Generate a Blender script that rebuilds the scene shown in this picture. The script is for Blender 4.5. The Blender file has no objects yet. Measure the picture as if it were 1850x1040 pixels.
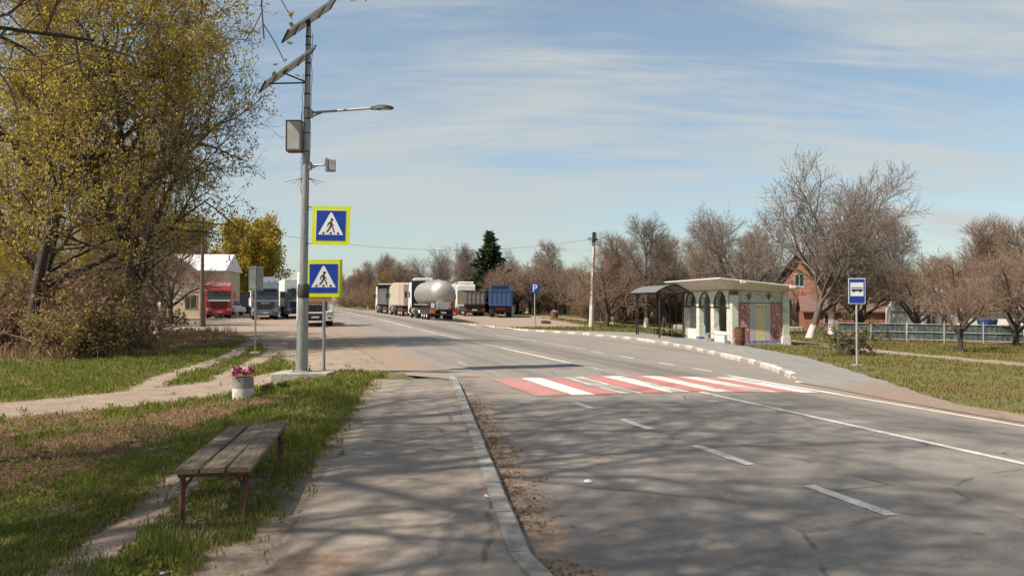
import bpy, bmesh, math, random
import numpy as np
from mathutils import Vector, Matrix
R = math.radians
SC = bpy.context.scene
COL = SC.collection
# ------------------------------------------------------------------ camera, sky, sun, exposure
cam_d = bpy.data.cameras.new('camera'); cam = bpy.data.objects.new('camera', cam_d); COL.objects.link(cam)
cam_d.sensor_width = 36; cam_d.lens = 27.24; cam_d.clip_start = .05; cam_d.clip_end = 6000
cam.location = (0, 0, 1.7); cam.rotation_euler = (R(90.94), 0, 0)
SC.camera = cam
SUN_EL, SUN_BACK = R(52), R(27)          # elevation; turned back from due left
to_sun = Vector((-math.cos(SUN_BACK)*math.cos(SUN_EL), -math.sin(SUN_BACK)*math.cos(SUN_EL), math.sin(SUN_EL)))
sun_d = bpy.data.lights.new('sun', 'SUN'); sun_d.energy = 4.4; sun_d.angle = R(.85); sun_d.color = (1, .9, .77)
sun = bpy.data.objects.new('sun', sun_d); COL.objects.link(sun); sun.location = (-30, -15, 60)
sun.rotation_euler = to_sun.to_track_quat('Z', 'Y').to_euler()
W = bpy.data.worlds.new('World'); SC.world = W; W.use_nodes = True
def build_world():
    nt = W.node_tree; N = nt.nodes; Lk = nt.links; N.clear()
    out = N.new('ShaderNodeOutputWorld'); bg = N.new('ShaderNodeBackground'); bg.inputs['Strength'].default_value = .084
    sky = N.new('ShaderNodeTexSky'); sky.sky_type = 'NISHITA'; sky.sun_disc = False
    sky.sun_elevation = SUN_EL; sky.sun_rotation = math.atan2(to_sun.x, to_sun.y) % (2*math.pi)
    sky.air_density = 1.0; sky.dust_density = 1.2; sky.ozone_density = 1.0; sky.altitude = 200
    tc = N.new('ShaderNodeTexCoord'); sx = N.new('ShaderNodeSeparateXYZ'); Lk.new(tc.outputs['Generated'], sx.inputs[0])
    def m(op, a, b=None, c=None):
        n = N.new('ShaderNodeMath'); n.operation = op
        for i, v in enumerate((a, b, c)):
            if v is None: continue
            if isinstance(v, (int, float)): n.inputs[i].default_value = v
            else: Lk.new(v, n.inputs[i])
        return n.outputs[0]
    z = m('ADD', m('MAXIMUM', sx.outputs[2], 0), .16)
    u = m('DIVIDE', sx.outputs[0], z); v = m('DIVIDE', sx.outputs[1], z)
    cb = N.new('ShaderNodeCombineXYZ'); Lk.new(u, cb.inputs[0]); Lk.new(v, cb.inputs[1])
    def noise(scale, rot, sc, detail, rough, dist):
        mp = N.new('ShaderNodeMapping'); mp.inputs['Rotation'].default_value = (0, 0, R(rot)); mp.inputs['Scale'].default_value = sc
        Lk.new(cb.outputs[0], mp.inputs[0])
        t = N.new('ShaderNodeTexNoise'); t.inputs['Scale'].default_value = scale; t.inputs['Detail'].default_value = detail
        t.inputs['Roughness'].default_value = rough; t.inputs['Distortion'].default_value = dist
        Lk.new(mp.outputs[0], t.inputs['Vector']); return t.outputs['Fac']
    a = noise(.75, 24, (.55, 1.5, 1), 7, .55, .6); b = noise(2.6, 30, (.3, 1.8, 1), 9, .66, 1.3)
    mix = m('ADD', m('MULTIPLY', a, .7), m('MULTIPLY', b, .36))
    mr = N.new('ShaderNodeMapRange'); mr.interpolation_type = 'SMOOTHSTEP'; mr.inputs[1].default_value = .44; mr.inputs[2].default_value = .66
    mr.inputs[3].default_value = .2; mr.inputs[4].default_value = .88; Lk.new(mix, mr.inputs[0])
    mx = N.new('ShaderNodeMix'); mx.data_type = 'RGBA'; Lk.new(mr.outputs[0], mx.inputs[0])
    Lk.new(sky.outputs[0], mx.inputs[6]); mx.inputs[7].default_value = (4.5, 4.4, 4.45, 1)
    tn = N.new('ShaderNodeMix'); tn.data_type = 'RGBA'; tn.blend_type = 'MULTIPLY'; tn.inputs[0].default_value = 1; tn.inputs[7].default_value = (.93, 1.0, .97, 1)
    Lk.new(mx.outputs[2], tn.inputs[6]); Lk.new(tn.outputs[2], bg.inputs[0]); Lk.new(bg.outputs[0], out.inputs[0])
build_world()
SC.view_settings.view_transform = 'Standard'; SC.view_settings.look = 'None'; SC.view_settings.gamma = 1
SC.view_settings.use_curve_mapping = False
SC.view_settings.exposure = .78
SC.render.resolution_x = 1024; SC.render.resolution_y = 575

# ------------------------------------------------------------------ helpers
def link(o): COL.objects.link(o); return o
def setp(o, label=None, cat=None, group=None, kind=None):
    if label: o['label'] = label
    if cat: o['category'] = cat
    if group: o['group'] = group
    if kind: o['kind'] = kind
    return o
def thing(name, label, cat, loc=(0, 0, 0), rz=0, group=None):
    o = link(bpy.data.objects.new(name, None)); o.empty_display_size = .2
    o.location = loc; o.rotation_euler = (0, 0, rz); return setp(o, label, cat, group)
def holder(name, loc=(0, 0, 0)):
    o = link(bpy.data.objects.new(name, None)); o.location = loc; o['kind'] = 'structure'; return o
def copy_tree(o, parent=None):
    c = link(o.copy())
    if parent: c.parent = parent
    for ch in list(o.children): copy_tree(ch, c)
    return c
class MB:
    def __init__(s): s.v = []; s.f = []
    def add(s, vs, fs):
        b = len(s.v); s.v += [tuple(v) for v in vs]; s.f += [tuple(b+i for i in f) for f in fs]; return s
    def box(s, c, d, rot=None):
        x, y, z = d[0]/2, d[1]/2, d[2]/2
        vs = [Vector(p) for p in ((-x,-y,-z),(x,-y,-z),(x,y,-z),(-x,y,-z),(-x,-y,z),(x,-y,z),(x,y,z),(-x,y,z))]
        if rot is not None: vs = [rot @ v for v in vs]
        c = Vector(c)
        return s.add([v+c for v in vs], [(0,3,2,1),(4,5,6,7),(0,1,5,4),(1,2,6,5),(2,3,7,6),(3,0,4,7)])
    def span(s, a, b):
        return s.box([(a[i]+b[i])/2 for i in range(3)], [abs(b[i]-a[i]) for i in range(3)])
    def prism(s, poly, axis, a, b):
        n = len(poly)
        def P(p, h): return {'x': (h, p[0], p[1]), 'y': (p[0], h, p[1]), 'z': (p[0], p[1], h)}[axis]
        vs = [P(p, a) for p in poly]+[P(p, b) for p in poly]
        return s.add(vs, [tuple(range(n))[::-1], tuple(range(n, 2*n))]+[(i, (i+1) % n, n+(i+1) % n, n+i) for i in range(n)])
    def tube(s, pts, rad, n=8, cap=True):
        pts = [Vector(p) for p in pts]
        if isinstance(rad, (int, float)): rad = [rad]*len(pts)
        vs = []; fs = []; k = len(pts)
        for i, p in enumerate(pts):
            t = (pts[min(i+1, k-1)]-pts[max(i-1, 0)]).normalized()
            ref = Vector((0, 0, 1)) if abs(t.z) < .9 else Vector((1, 0, 0))
            a = t.cross(ref).normalized(); b = t.cross(a)
            for j in range(n):
                an = 2*math.pi*j/n; vs.append(p+(a*math.cos(an)+b*math.sin(an))*rad[i])
        for i in range(k-1):
            for j in range(n): fs.append((i*n+j, i*n+(j+1) % n, (i+1)*n+(j+1) % n, (i+1)*n+j))
        if cap: fs += [tuple(range(n)), tuple(range((k-1)*n, k*n))[::-1]]
        return s.add(vs, fs)
    def lathe(s, prof, n=16, M=None, close=False):
        vs = []; fs = []; k = len(prof)
        for r, z in prof:
            for j in range(n):
                a = 2*math.pi*j/n; v = Vector((r*math.cos(a), r*math.sin(a), z)); vs.append(M @ v if M else v)
        for i in range(k-1 if not close else k):
            i2 = (i+1) % k
            for j in range(n): fs.append((i*n+j, i*n+(j+1) % n, i2*n+(j+1) % n, i2*n+j))
        if not close: fs += [tuple(range(n))[::-1], tuple(range((k-1)*n, k*n))]
        return s.add(vs, fs)
    def mesh(s, name, mat=None, smooth=False):
        m = bpy.data.meshes.new(name); m.from_pydata(s.v, [], s.f)
        if mat: m.materials.append(mat)
        bm = bmesh.new(); bm.from_mesh(m); bmesh.ops.recalc_face_normals(bm, faces=bm.faces); bm.to_mesh(m); bm.free()
        if smooth:
            m.polygons.foreach_set('use_smooth', [True]*len(m.polygons)); m.set_sharp_from_angle(angle=R(40))
        return m
    def build(s, name, mat, parent=None, smooth=False, bevel=0, loc=None, rot=None, seg=1):
        o = link(bpy.data.objects.new(name, s.mesh(name, mat, smooth)))
        if parent: o.parent = parent
        if loc: o.location = loc
        if rot: o.rotation_euler = rot
        if bevel:
            b = o.modifiers.new('bevel', 'BEVEL'); b.width = bevel; b.segments = seg; b.limit_method = 'ANGLE'; b.angle_limit = R(40)
        return o
def inst(name, mesh, parent=None, loc=(0, 0, 0), rot=(0, 0, 0), sc=(1, 1, 1)):
    o = link(bpy.data.objects.new(name, mesh)); o.parent = parent; o.location = loc; o.rotation_euler = rot; o.scale = sc; return o
def np_mesh(name, V, F, mat, smooth=False):
    """V (n,3) array, F list of (faces array (m,k))"""
    m = bpy.data.meshes.new(name); V = np.asarray(V, dtype=np.float32)
    m.vertices.add(len(V)); m.vertices.foreach_set('co', V.ravel())
    loops = np.concatenate([f.ravel() for f in F]).astype(np.int32)
    tot = np.concatenate([np.full(len(f), f.shape[1], np.int32) for f in F])
    st_ = np.concatenate([[0], np.cumsum(tot)[:-1]]).astype(np.int32)
    m.loops.add(len(loops)); m.loops.foreach_set('vertex_index', loops)
    m.polygons.add(len(tot)); m.polygons.foreach_set('loop_start', st_); m.polygons.foreach_set('loop_total', tot)
    if smooth: m.polygons.foreach_set('use_smooth', np.ones(len(tot), bool))
    m.update(calc_edges=True); m.materials.append(mat); return m

# ------------------------------------------------------------------ materials
def nodes(name):
    m = bpy.data.materials.new(name); m.use_nodes = True; nt = m.node_tree
    return m, nt, nt.nodes, nt.links, nt.nodes['Principled BSDF']
def nz(N, L, vec, scale, detail=5, rough=.6, dist=0):
    t = N.new('ShaderNodeTexNoise'); t.inputs['Scale'].default_value = scale; t.inputs['Detail'].default_value = detail
    t.inputs['Roughness'].default_value = rough; t.inputs['Distortion'].default_value = dist
    if vec is not None: L.new(vec, t.inputs['Vector'])
    return t.outputs['Fac']
def ramp(N, L, fac, a, b, v0=0., v1=1.):
    r = N.new('ShaderNodeMapRange'); r.interpolation_type = 'SMOOTHSTEP'
    for i, x in enumerate((a, b, v0, v1)): r.inputs[i+1].default_value = x
    L.new(fac, r.inputs[0]); return r.outputs[0]
def mixc(N, L, f, a, b, mode='MIX'):
    x = N.new('ShaderNodeMix'); x.data_type = 'RGBA'; x.blend_type = mode
    for i, v in ((0, f), (6, a), (7, b)):
        if isinstance(v, (int, float)): x.inputs[i].default_value = v
        elif isinstance(v, tuple): x.inputs[i].default_value = (*v, 1)
        else: L.new(v, x.inputs[i])
    return x.outputs[2]
def mth(N, L, op, a, b=None):
    n = N.new('ShaderNodeMath'); n.operation = op
    for i, v in enumerate((a, b)):
        if v is None: continue
        if isinstance(v, (int, float)): n.inputs[i].default_value = v
        else: L.new(v, n.inputs[i])
    return n.outputs[0]
def bump(N, L, P, h, st, dist=.02):
    b = N.new('ShaderNodeBump'); b.inputs['Strength'].default_value = st; b.inputs['Distance'].default_value = dist
    L.new(h, b.inputs['Height']); L.new(b.outputs[0], P.inputs['Normal'])
def mat(name, c1, c2=None, scale=3, rough=.7, metal=0, bmp=0, lo=.35, hi=.65, detail=6, dirt=None, dscale=1.5, dlo=.5, dhi=.75, stretch=None, spec=.4):
    m, nt, N, L, P = nodes(name)
    tc = N.new('ShaderNodeTexCoord'); vec = tc.outputs['Object']
    if stretch:
        mp = N.new('ShaderNodeMapping'); mp.inputs['Scale'].default_value = stretch; L.new(vec, mp.inputs[0]); vec = mp.outputs[0]
    n = nz(N, L, vec, scale, detail)
    col = mixc(N, L, ramp(N, L, n, lo, hi), c1, c2 or tuple(x*.8 for x in c1))
    if dirt:
        n2 = nz(N, L, tc.outputs['Object'], dscale, 8, .7); col = mixc(N, L, ramp(N, L, n2, dlo, dhi), col, dirt)
    L.new(col, P.inputs['Base Color']); P.inputs['Roughness'].default_value = rough; P.inputs['Metallic'].default_value = metal
    P.inputs['Specular IOR Level'].default_value = spec
    if bmp: bump(N, L, P, n, bmp)
    return m
def leafmat(name, c1, c2, trans=.45, scale=.5):
    m, nt, N, L, P = nodes(name); N.remove(P)
    g = N.new('ShaderNodeNewGeometry'); tc = N.new('ShaderNodeTexCoord')
    f = mth(N, L, 'ADD', mth(N, L, 'MULTIPLY', g.outputs['Random Per Island'], .6), mth(N, L, 'MULTIPLY', nz(N, L, tc.outputs['Object'], scale, 3), .45))
    col = mixc(N, L, ramp(N, L, f, .1, .9), c1, c2)
    d = N.new('ShaderNodeBsdfDiffuse'); t = N.new('ShaderNodeBsdfTranslucent'); mx = N.new('ShaderNodeMixShader'); mx.inputs[0].default_value = trans
    L.new(col, d.inputs[0]); L.new(col, t.inputs[0]); L.new(d.outputs[0], mx.inputs[1]); L.new(t.outputs[0], mx.inputs[2])
    L.new(mx.outputs[0], N['Material Output'].inputs[0]); return m
def barkmat(name, c1, c2, wash=0):
    m, nt, N, L, P = nodes(name); tc = N.new('ShaderNodeTexCoord')
    mp = N.new('ShaderNodeMapping'); mp.inputs['Scale'].default_value = (9, 9, 1.6); L.new(tc.outputs['Object'], mp.inputs[0])
    n = nz(N, L, mp.outputs[0], 2.5, 6, .65); col = mixc(N, L, ramp(N, L, n, .35, .65), c1, c2)
    if wash:
        s = N.new('ShaderNodeSeparateXYZ'); L.new(tc.outputs['Object'], s.inputs[0])
        zz = mth(N, L, 'ADD', s.outputs[2], mth(N, L, 'MULTIPLY', nz(N, L, tc.outputs['Object'], 6, 4), .35))
        fz = ramp(N, L, zz, wash, wash+.12, 1, 0); wn = ramp(N, L, nz(N, L, tc.outputs['Object'], 9, 5), .3, .55, .35, .9)
        col = mixc(N, L, mth(N, L, 'MULTIPLY', fz, wn), col, (.62, .6, .56))
    L.new(col, P.inputs['Base Color']); P.inputs['Roughness'].default_value = .9; bump(N, L, P, n, .6, .03); return m
M = {}
def asphalt(name, c1, c2, dirtc, worn=True):
    m, nt, N, L, P = nodes(name); g = N.new('ShaderNodeNewGeometry'); pos = g.outputs['Position']
    fine = nz(N, L, pos, 60, 3, .7); mid = nz(N, L, pos, 3.5, 6, .65); big = nz(N, L, pos, .35, 5, .6)
    col = mixc(N, L, ramp(N, L, mid, .3, .7), c1, c2)
    col = mixc(N, L, ramp(N, L, big, .35, .7, 0, .45), col, tuple(x*1.25 for x in c2))
    # darker bands worn by tyres run along the road
    mp = N.new('ShaderNodeMapping'); mp.vector_type = 'TEXTURE'; mp.inputs['Rotation'].default_value = (0, 0, R(16.1)); mp.inputs['Scale'].default_value = (1, 30, 1)
    L.new(pos, mp.inputs[0]); bands = nz(N, L, mp.outputs[0], .9, 3, .5)
    if worn: col = mixc(N, L, ramp(N, L, bands, .52, .68, 0, .5), col, tuple(x*.62 for x in c1))
    sp = N.new('ShaderNodeTexVoronoi'); sp.inputs['Scale'].default_value = 45; L.new(pos, sp.inputs['Vector'])
    col = mixc(N, L, ramp(N, L, sp.outputs['Distance'], .0, .5, .35, 0), col, tuple(x*1.5 for x in c2))
    col = mixc(N, L, ramp(N, L, fine, .35, .65, 0, .3), col, tuple(x*.55 for x in c1))
    # polished wheel tracks and drips, carried by the mesh of the road
    wa = N.new('ShaderNodeAttribute'); wa.attribute_name = 'wear'
    col = mixc(N, L, mth(N, L, 'MULTIPLY', wa.outputs['Fac'], ramp(N, L, nz(N, L, mp.outputs[0], 1.6, 5, .6), .3, .6, .45, 1)), col, tuple(x*.58 for x in c1))
    dv = N.new('ShaderNodeTexVoronoi'); dv.inputs['Scale'].default_value = 1.3; L.new(pos, dv.inputs['Vector']); dsp = N.new('ShaderNodeSeparateColor'); L.new(dv.outputs['Color'], dsp.inputs[0])
    spot = mth(N, L, 'MULTIPLY', ramp(N, L, dv.outputs['Distance'], .02, .1, .6, 0), ramp(N, L, dsp.outputs[0], .6, .75))
    col = mixc(N, L, spot, col, tuple(x*.4 for x in c1))
    # hairline cracks
    wv = nz(N, L, pos, 1.2, 4, .6); vadd = N.new('ShaderNodeMix'); vadd.data_type = 'VECTOR'; vadd.inputs[0].default_value = .12
    vn = N.new('ShaderNodeTexNoise'); vn.inputs['Scale'].default_value = 1.5; L.new(pos, vn.inputs['Vector'])
    L.new(pos, vadd.inputs[4]); L.new(vn.outputs['Color'], vadd.inputs[5])
    cr = N.new('ShaderNodeTexVoronoi'); cr.feature = 'DISTANCE_TO_EDGE'; cr.inputs['Scale'].default_value = .42; L.new(vadd.outputs[1], cr.inputs['Vector'])
    ck = mth(N, L, 'MULTIPLY', ramp(N, L, cr.outputs['Distance'], .003, .012, 1, 0), ramp(N, L, wv, .46, .58))
    col = mixc(N, L, mth(N, L, 'MULTIPLY', ck, .6), col, (.06, .055, .05))
    at = N.new('ShaderNodeAttribute'); at.attribute_name = 'dirt'
    dn = nz(N, L, pos, 2.2, 8, .72)
    f = ramp(N, L, mth(N, L, 'ADD', at.outputs['Fac'], mth(N, L, 'MULTIPLY', mth(N, L, 'SUBTRACT', dn, .5), 1.5)), .25, .85)
    dcol = mixc(N, L, ramp(N, L, nz(N, L, pos, 9, 6, .7), .3, .7), dirtc, tuple(x*.6 for x in dirtc))
    col = mixc(N, L, f, col, dcol)
    L.new(col, P.inputs['Base Color']); P.inputs['Roughness'].default_value = .88; P.inputs['Specular IOR Level'].default_value = .3
    bump(N, L, P, mth(N, L, 'ADD', fine, mth(N, L, 'MULTIPLY', sp.outputs['Distance'], .8)), .35, .006); return m
M['asphalt'] = asphalt('asphalt', (.188, .168, .15), (.236, .211, .188), (.31, .23, .168))
M['walk'] = asphalt('old_pavement', (.235, .195, .16), (.3, .25, .208), (.28, .2, .145), False)
M['walk_grey'] = asphalt('pavement_grey', (.19, .18, .17), (.24, .228, .21), (.28, .21, .16), False)
def groundmat():
    m, nt, N, L, P = nodes('ground'); g = N.new('ShaderNodeNewGeometry'); pos = g.outputs['Position']
    n1 = nz(N, L, pos, .5, 6, .65); n2 = nz(N, L, pos, 6, 6, .7); n3 = nz(N, L, pos, 30, 4, .7)
    grass = mixc(N, L, ramp(N, L, n1, .35, .65), (.085, .1, .028), (.15, .13, .055))
    grass = mixc(N, L, ramp(N, L, n2, .35, .7, 0, .8), grass, (.2, .155, .075))
    grass = mixc(N, L, ramp(N, L, n3, .4, .7, 0, .6), grass, (.05, .055, .02))
    dirt = mixc(N, L, ramp(N, L, nz(N, L, pos, 2.4, 8, .7), .3, .7), (.3, .238, .19), (.205, .158, .124))
    dirt = mixc(N, L, ramp(N, L, nz(N, L, pos, 22, 4, .7), .45, .75, 0, .7), dirt, (.38, .305, .24))
    lit = mixc(N, L, ramp(N, L, nz(N, L, pos, 14, 5, .8), .35, .65), (.085, .05, .03), (.22, .135, .085))
    def msk(attr, sc, amp):
        a = N.new('ShaderNodeAttribute'); a.attribute_name = attr
        return ramp(N, L, mth(N, L, 'ADD', a.outputs['Fac'], mth(N, L, 'MULTIPLY', mth(N, L, 'SUBTRACT', nz(N, L, pos, sc, 7, .7), .5), amp)), .35, .65)
    col = mixc(N, L, msk('litter', 2.5, 1.4), grass, lit)
    col = mixc(N, L, msk('dirt', 1.8, 1.1), col, dirt)
    L.new(col, P.inputs['Base Color']); P.inputs['Roughness'].default_value = .95; P.inputs['Specular IOR Level'].default_value = .15
    bump(N, L, P, mth(N, L, 'ADD', n2, n3), .6, .03); return m
M['ground'] = groundmat()
def paintmat(name, c, wornc, lo=.5, hi=.62):
    m, nt, N, L, P = nodes(name); g = N.new('ShaderNodeNewGeometry'); pos = g.outputs['Position']
    n = mth(N, L, 'ADD', mth(N, L, 'MULTIPLY', nz(N, L, pos, 28, 5, .75), .55), mth(N, L, 'MULTIPLY', nz(N, L, pos, 2.2, 5, .65), .45))
    mp = N.new('ShaderNodeMapping'); mp.vector_type = 'TEXTURE'; mp.inputs['Rotation'].default_value = (0, 0, R(16.1)); mp.inputs['Scale'].default_value = (1, 14, 1); L.new(pos, mp.inputs[0])
    tr = ramp(N, L, nz(N, L, mp.outputs[0], 2.2, 4, .6), .48, .66, 0, .14)
    col = mixc(N, L, ramp(N, L, mth(N, L, 'ADD', n, tr), lo, hi), c, wornc); col = mixc(N, L, mth(N, L, 'MULTIPLY', tr, 2.2), col, tuple(x*.6 for x in wornc))
    L.new(col, P.inputs['Base Color']); P.inputs['Roughness'].default_value = .75; return m
M['line'] = paintmat('line_paint', (.62, .59, .54), (.26, .235, .21), .5, .64)
M['line_worn'] = paintmat('worn_line_paint', (.5, .48, .45), (.22, .205, .19), .46, .6)
M['red_line'] = paintmat('red_crossing_paint', (.46, .15, .13), (.27, .185, .16), .44, .66)
M['red_worn'] = paintmat('faded_red_crossing_paint', (.43, .17, .15), (.26, .19, .165), .42, .64)
M['concrete'] = mat('concrete', (.36, .335, .3), (.27, .25, .22), 7, .9, bmp=.3, dirt=(.2, .16, .12))
M['kerb'] = mat('kerb_concrete', (.33, .31, .285), (.25, .23, .2), 6, .9, bmp=.25, dirt=(.24, .18, .13), dscale=3)
M['kerb_white'] = mat('whitewashed_kerb', (.62, .59, .54), (.5, .47, .42), 5, .85, dirt=(.28, .25, .21), dscale=5, dlo=.44, dhi=.6)
M['kerb_bare'] = mat('bare_kerb', (.34, .31, .27), (.24, .21, .18), 6, .9, dirt=(.5, .47, .43), dscale=4, dlo=.58, dhi=.7)
M['galv'] = mat('galvanised_steel', (.34, .345, .335), (.24, .245, .24), 5, .5, .55, lo=.3, hi=.7, stretch=(4, 4, .6), dirt=(.3, .27, .23), dscale=2, dlo=.6, dhi=.8)
M['dark_steel'] = mat('dark_steel', (.06, .06, .062), (.035, .035, .035), 6, .55, .3)
M['black'] = mat('black_plastic', (.022, .022, .024), (.014, .014, .015), 6, .5)
M['rubber'] = mat('tyre_rubber', (.03, .029, .028), (.06, .052, .045), 5, .9)
M['solar_back'] = mat('solar_backsheet', (.42, .42, .41), (.33, .33, .32), 4, .6)
M['solar_face'] = mat('solar_cells', (.01, .014, .03), (.016, .02, .045), 8, .15, .2)
M['alu'] = mat('aluminium', (.5, .5, .49), (.4, .4, .39), 4, .4, .7)
M['box_grey'] = mat('cabinet_paint', (.36, .36, .34), (.3, .3, .285), 3, .5, dirt=(.2, .15, .11), dscale=3, dlo=.6, dhi=.75)
M['rust'] = mat('rusty_iron', (.17, .075, .045), (.085, .042, .03), 9, .9, bmp=.3, dirt=(.24, .12, .07), dscale=6)
M['rust_box'] = mat('rust_brown_paint', (.16, .08, .05), (.09, .05, .035), 5, .85)
M['wood'] = mat('weathered_plank', (.22, .165, .115), (.1, .077, .057), 3, .85, bmp=.5, stretch=(22, 1.3, 22), dirt=(.24, .17, .08), dscale=2.2, dlo=.5, dhi=.72)
M['wood_pale'] = mat('paler_weathered_plank', (.27, .205, .135), (.12, .092, .066), 3, .85, bmp=.5, stretch=(26, 1.1, 26), dirt=(.27, .19, .07), dscale=1.8, dlo=.52, dhi=.7)
M['sign_yellow'] = mat('fluorescent_yellow_film', (.56, .64, .02), (.5, .58, .02), 2, .4)
M['sign_blue'] = mat('sign_blue_film', (.012, .045, .30), (.01, .038, .26), 2, .35)
M['sign_white'] = mat('sign_white_film', (.68, .69, .7), (.6, .61, .62), 2, .4)
M['sign_black'] = mat('sign_black_print', (.012, .012, .014), None, 2, .5)
M['flower'] = mat('pink_cloth_petal', (.42, .06, .14), (.22, .035, .08), 20, .7)
M['planter'] = mat('planter_concrete', (.3, .28, .25), (.22, .2, .18), 8, .9, bmp=.3)
M['whitewash'] = mat('whitewash', (.66, .64, .6), (.5, .48, .44), 7, .9, dirt=(.3, .28, .25), dscale=7, dlo=.58, dhi=.7)
M['cream'] = mat('cream_plaster', (.62, .57, .46), (.54, .49, .4), 2, .85, dirt=(.4, .36, .3), dscale=1.2, dlo=.6, dhi=.8)
M['glass'] = mat('dark_glass', (.02, .03, .032), (.03, .045, .045), 1.5, .08, spec=.6)
def mosaic(name, c1, c2, c3, scale=14):
    m, nt, N, L, P = nodes(name); tc = N.new('ShaderNodeTexCoord')
    v = N.new('ShaderNodeTexVoronoi'); v.inputs['Scale'].default_value = scale; L.new(tc.outputs['Object'], v.inputs['Vector'])
    s = N.new('ShaderNodeSeparateColor'); L.new(v.outputs['Color'], s.inputs[0])
    col = mixc(N, L, ramp(N, L, s.outputs[0], .3, .7), c1, c2); col = mixc(N, L, ramp(N, L, s.outputs[1], .72, .78), col, c3)
    e = N.new('ShaderNodeTexVoronoi'); e.feature = 'DISTANCE_TO_EDGE'; e.inputs['Scale'].default_value = scale; L.new(tc.outputs['Object'], e.inputs['Vector'])
    col = mixc(N, L, ramp(N, L, e.outputs['Distance'], .03, .09, .7, 0), col, (.3, .27, .23))
    L.new(col, P.inputs['Base Color']); P.inputs['Roughness'].default_value = .55; bump(N, L, P, e.outputs['Distance'], .3); return m
M['mos_green'] = mosaic('green_mosaic', (.42, .45, .34), (.5, .5, .4), (.3, .34, .24), 12)
M['mos_red'] = mosaic('red_mosaic', (.3, .07, .06), (.36, .11, .09), (.5, .3, .25), 11)
M['mos_grey'] = mosaic('grey_mosaic', (.38, .39, .4), (.44, .43, .42), (.48, .47, .42), 16)
M['mos_yellow'] = mosaic('yellow_mosaic', (.6, .48, .2), (.64, .53, .28), (.5, .45, .35), 14)
M['mos_blue'] = mosaic('blue_mosaic', (.05, .06, .3), (.08, .08, .36), (.3, .3, .4), 14)
M['mos_white'] = mosaic('white_mosaic', (.72, .7, .62), (.66, .66, .56), (.42, .5, .38), 13)
M['pale_green'] = mat('pale_green_plaster', (.5, .53, .42), (.45, .48, .38), 3, .8, dirt=(.3, .32, .24), dscale=2)
M['teal_panel'] = mat('teal_plaster', (.35, .5, .54), (.3, .44, .48), 3, .7)
M['pink_wall'] = mat('dusty_pink_plaster', (.5, .38, .33), (.42, .32, .28), 3, .8)
M['brown_steel'] = mat('brown_painted_steel', (.05, .032, .026), (.032, .022, .02), 5, .6)
M['polycarb'] = mat('smoked_roof_sheet', (.16, .165, .17), (.12, .125, .13), 2, .35)
M['brick'] = mat('orange_brick', (.31, .135, .09), (.23, .1, .07), 4, .85)
M['house_roof'] = mat('dark_roof_sheet', (.085, .09, .075), (.055, .06, .052), 3, .75)
M['red_roof'] = mat('red_brown_roof', (.17, .095, .075), (.125, .075, .06), 3, .8)
M['white_wall'] = mat('white_wall', (.68, .67, .63), (.6, .58, .54), 3, .85)
M['yellow_wall'] = mat('pale_yellow_render', (.5, .45, .31), (.44, .39, .27), 2, .85, dirt=(.38, .33, .22), dscale=.8)
M['white_roof'] = mat('pale_metal_roof', (.7, .7, .7), (.6, .6, .6), 1.5, .5, .1, stretch=(6, .4, .4))
M['teal_fence'] = mat('teal_fence_sheet', (.06, .082, .08), (.035, .05, .052), 3, .6, dirt=(.2, .2, .17), dscale=2)
M['fence_white'] = mat('fence_white_paint', (.38, .38, .36), (.28, .28, .265), 5, .7)
M['blue_tarp'] = mat('blue_tarpaulin', (.07, .27, .36), (.13, .38, .46), 2, .6)
M['wire'] = mat('cable', (.05, .05, .05), None, 3, .6)
M['pole_conc'] = mat('pale_pole_concrete', (.5, .46, .41), (.42, .385, .34), 3, .9, dirt=(.3, .27, .23), dscale=2)
M['pole_wood'] = mat('old_pole_timber', (.16, .12, .09), (.1, .075, .06), 4, .9, stretch=(8, 8, 1))
def carpaint(n, c, dirty=None): return mat(n, c, tuple(x*.9 for x in c), 1.5, .32, dirt=dirty or tuple(x*.45+.12 for x in c), dscale=1.1, dlo=.56, dhi=.85, spec=.5)
M['p_red'] = carpaint('red_cab_paint', (.42, .03, .035)); M['p_grey'] = carpaint('grey_cab_paint', (.13, .155, .195)); M['p_white'] = carpaint('white_cab_paint', (.76, .75, .72))
M['p_cream'] = carpaint('cream_truck_paint', (.56, .49, .37)); M['p_blue'] = carpaint('blue_truck_paint', (.045, .095, .22)); M['p_darkblue'] = carpaint('dark_blue_paint', (.012, .03, .1))
M['p_orange'] = mat('orange_film', (.5, .22, .05), (.44, .18, .04), 3, .5); M['lamp_red'] = mat('red_lamp_lens', (.4, .035, .02), (.35, .03, .02), 3, .25); M['lamp_amber'] = mat('amber_lens', (.55, .17, .03), None, 3, .3)
M['lamp_clear'] = mat('headlamp_lens', (.45, .46, .47), (.3, .31, .32), 12, .12, .3)
M['tank'] = mat('polished_tank_steel', (.45, .43, .4), (.38, .36, .335), 1.2, .5, .6, dirt=(.26, .22, .18), dscale=1.3, dlo=.5, dhi=.8)
M['tip_grey'] = mat('dusty_grey_tipper', (.25, .22, .185), (.18, .155, .13), 2.5, .75, dirt=(.2, .11, .065), dscale=1.6, dlo=.5, dhi=.7)
M['tip_dark'] = mat('rusty_dark_frame', (.06, .042, .034), (.04, .03, .026), 4, .85)
M['chassis'] = mat('dusty_chassis', (.05, .045, .042), (.09, .075, .062), 4, .85)
M['rim'] = mat('wheel_rim', (.32, .31, .3), (.2, .18, .165), 5, .5, .4)
M['plate'] = mat('number_plate', (.6, .6, .58), None, 3, .5)
M['tarp_dark'] = mat('faded_grey_tarpaulin', (.2, .2, .2), (.15, .15, .15), 2, .7)
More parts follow.
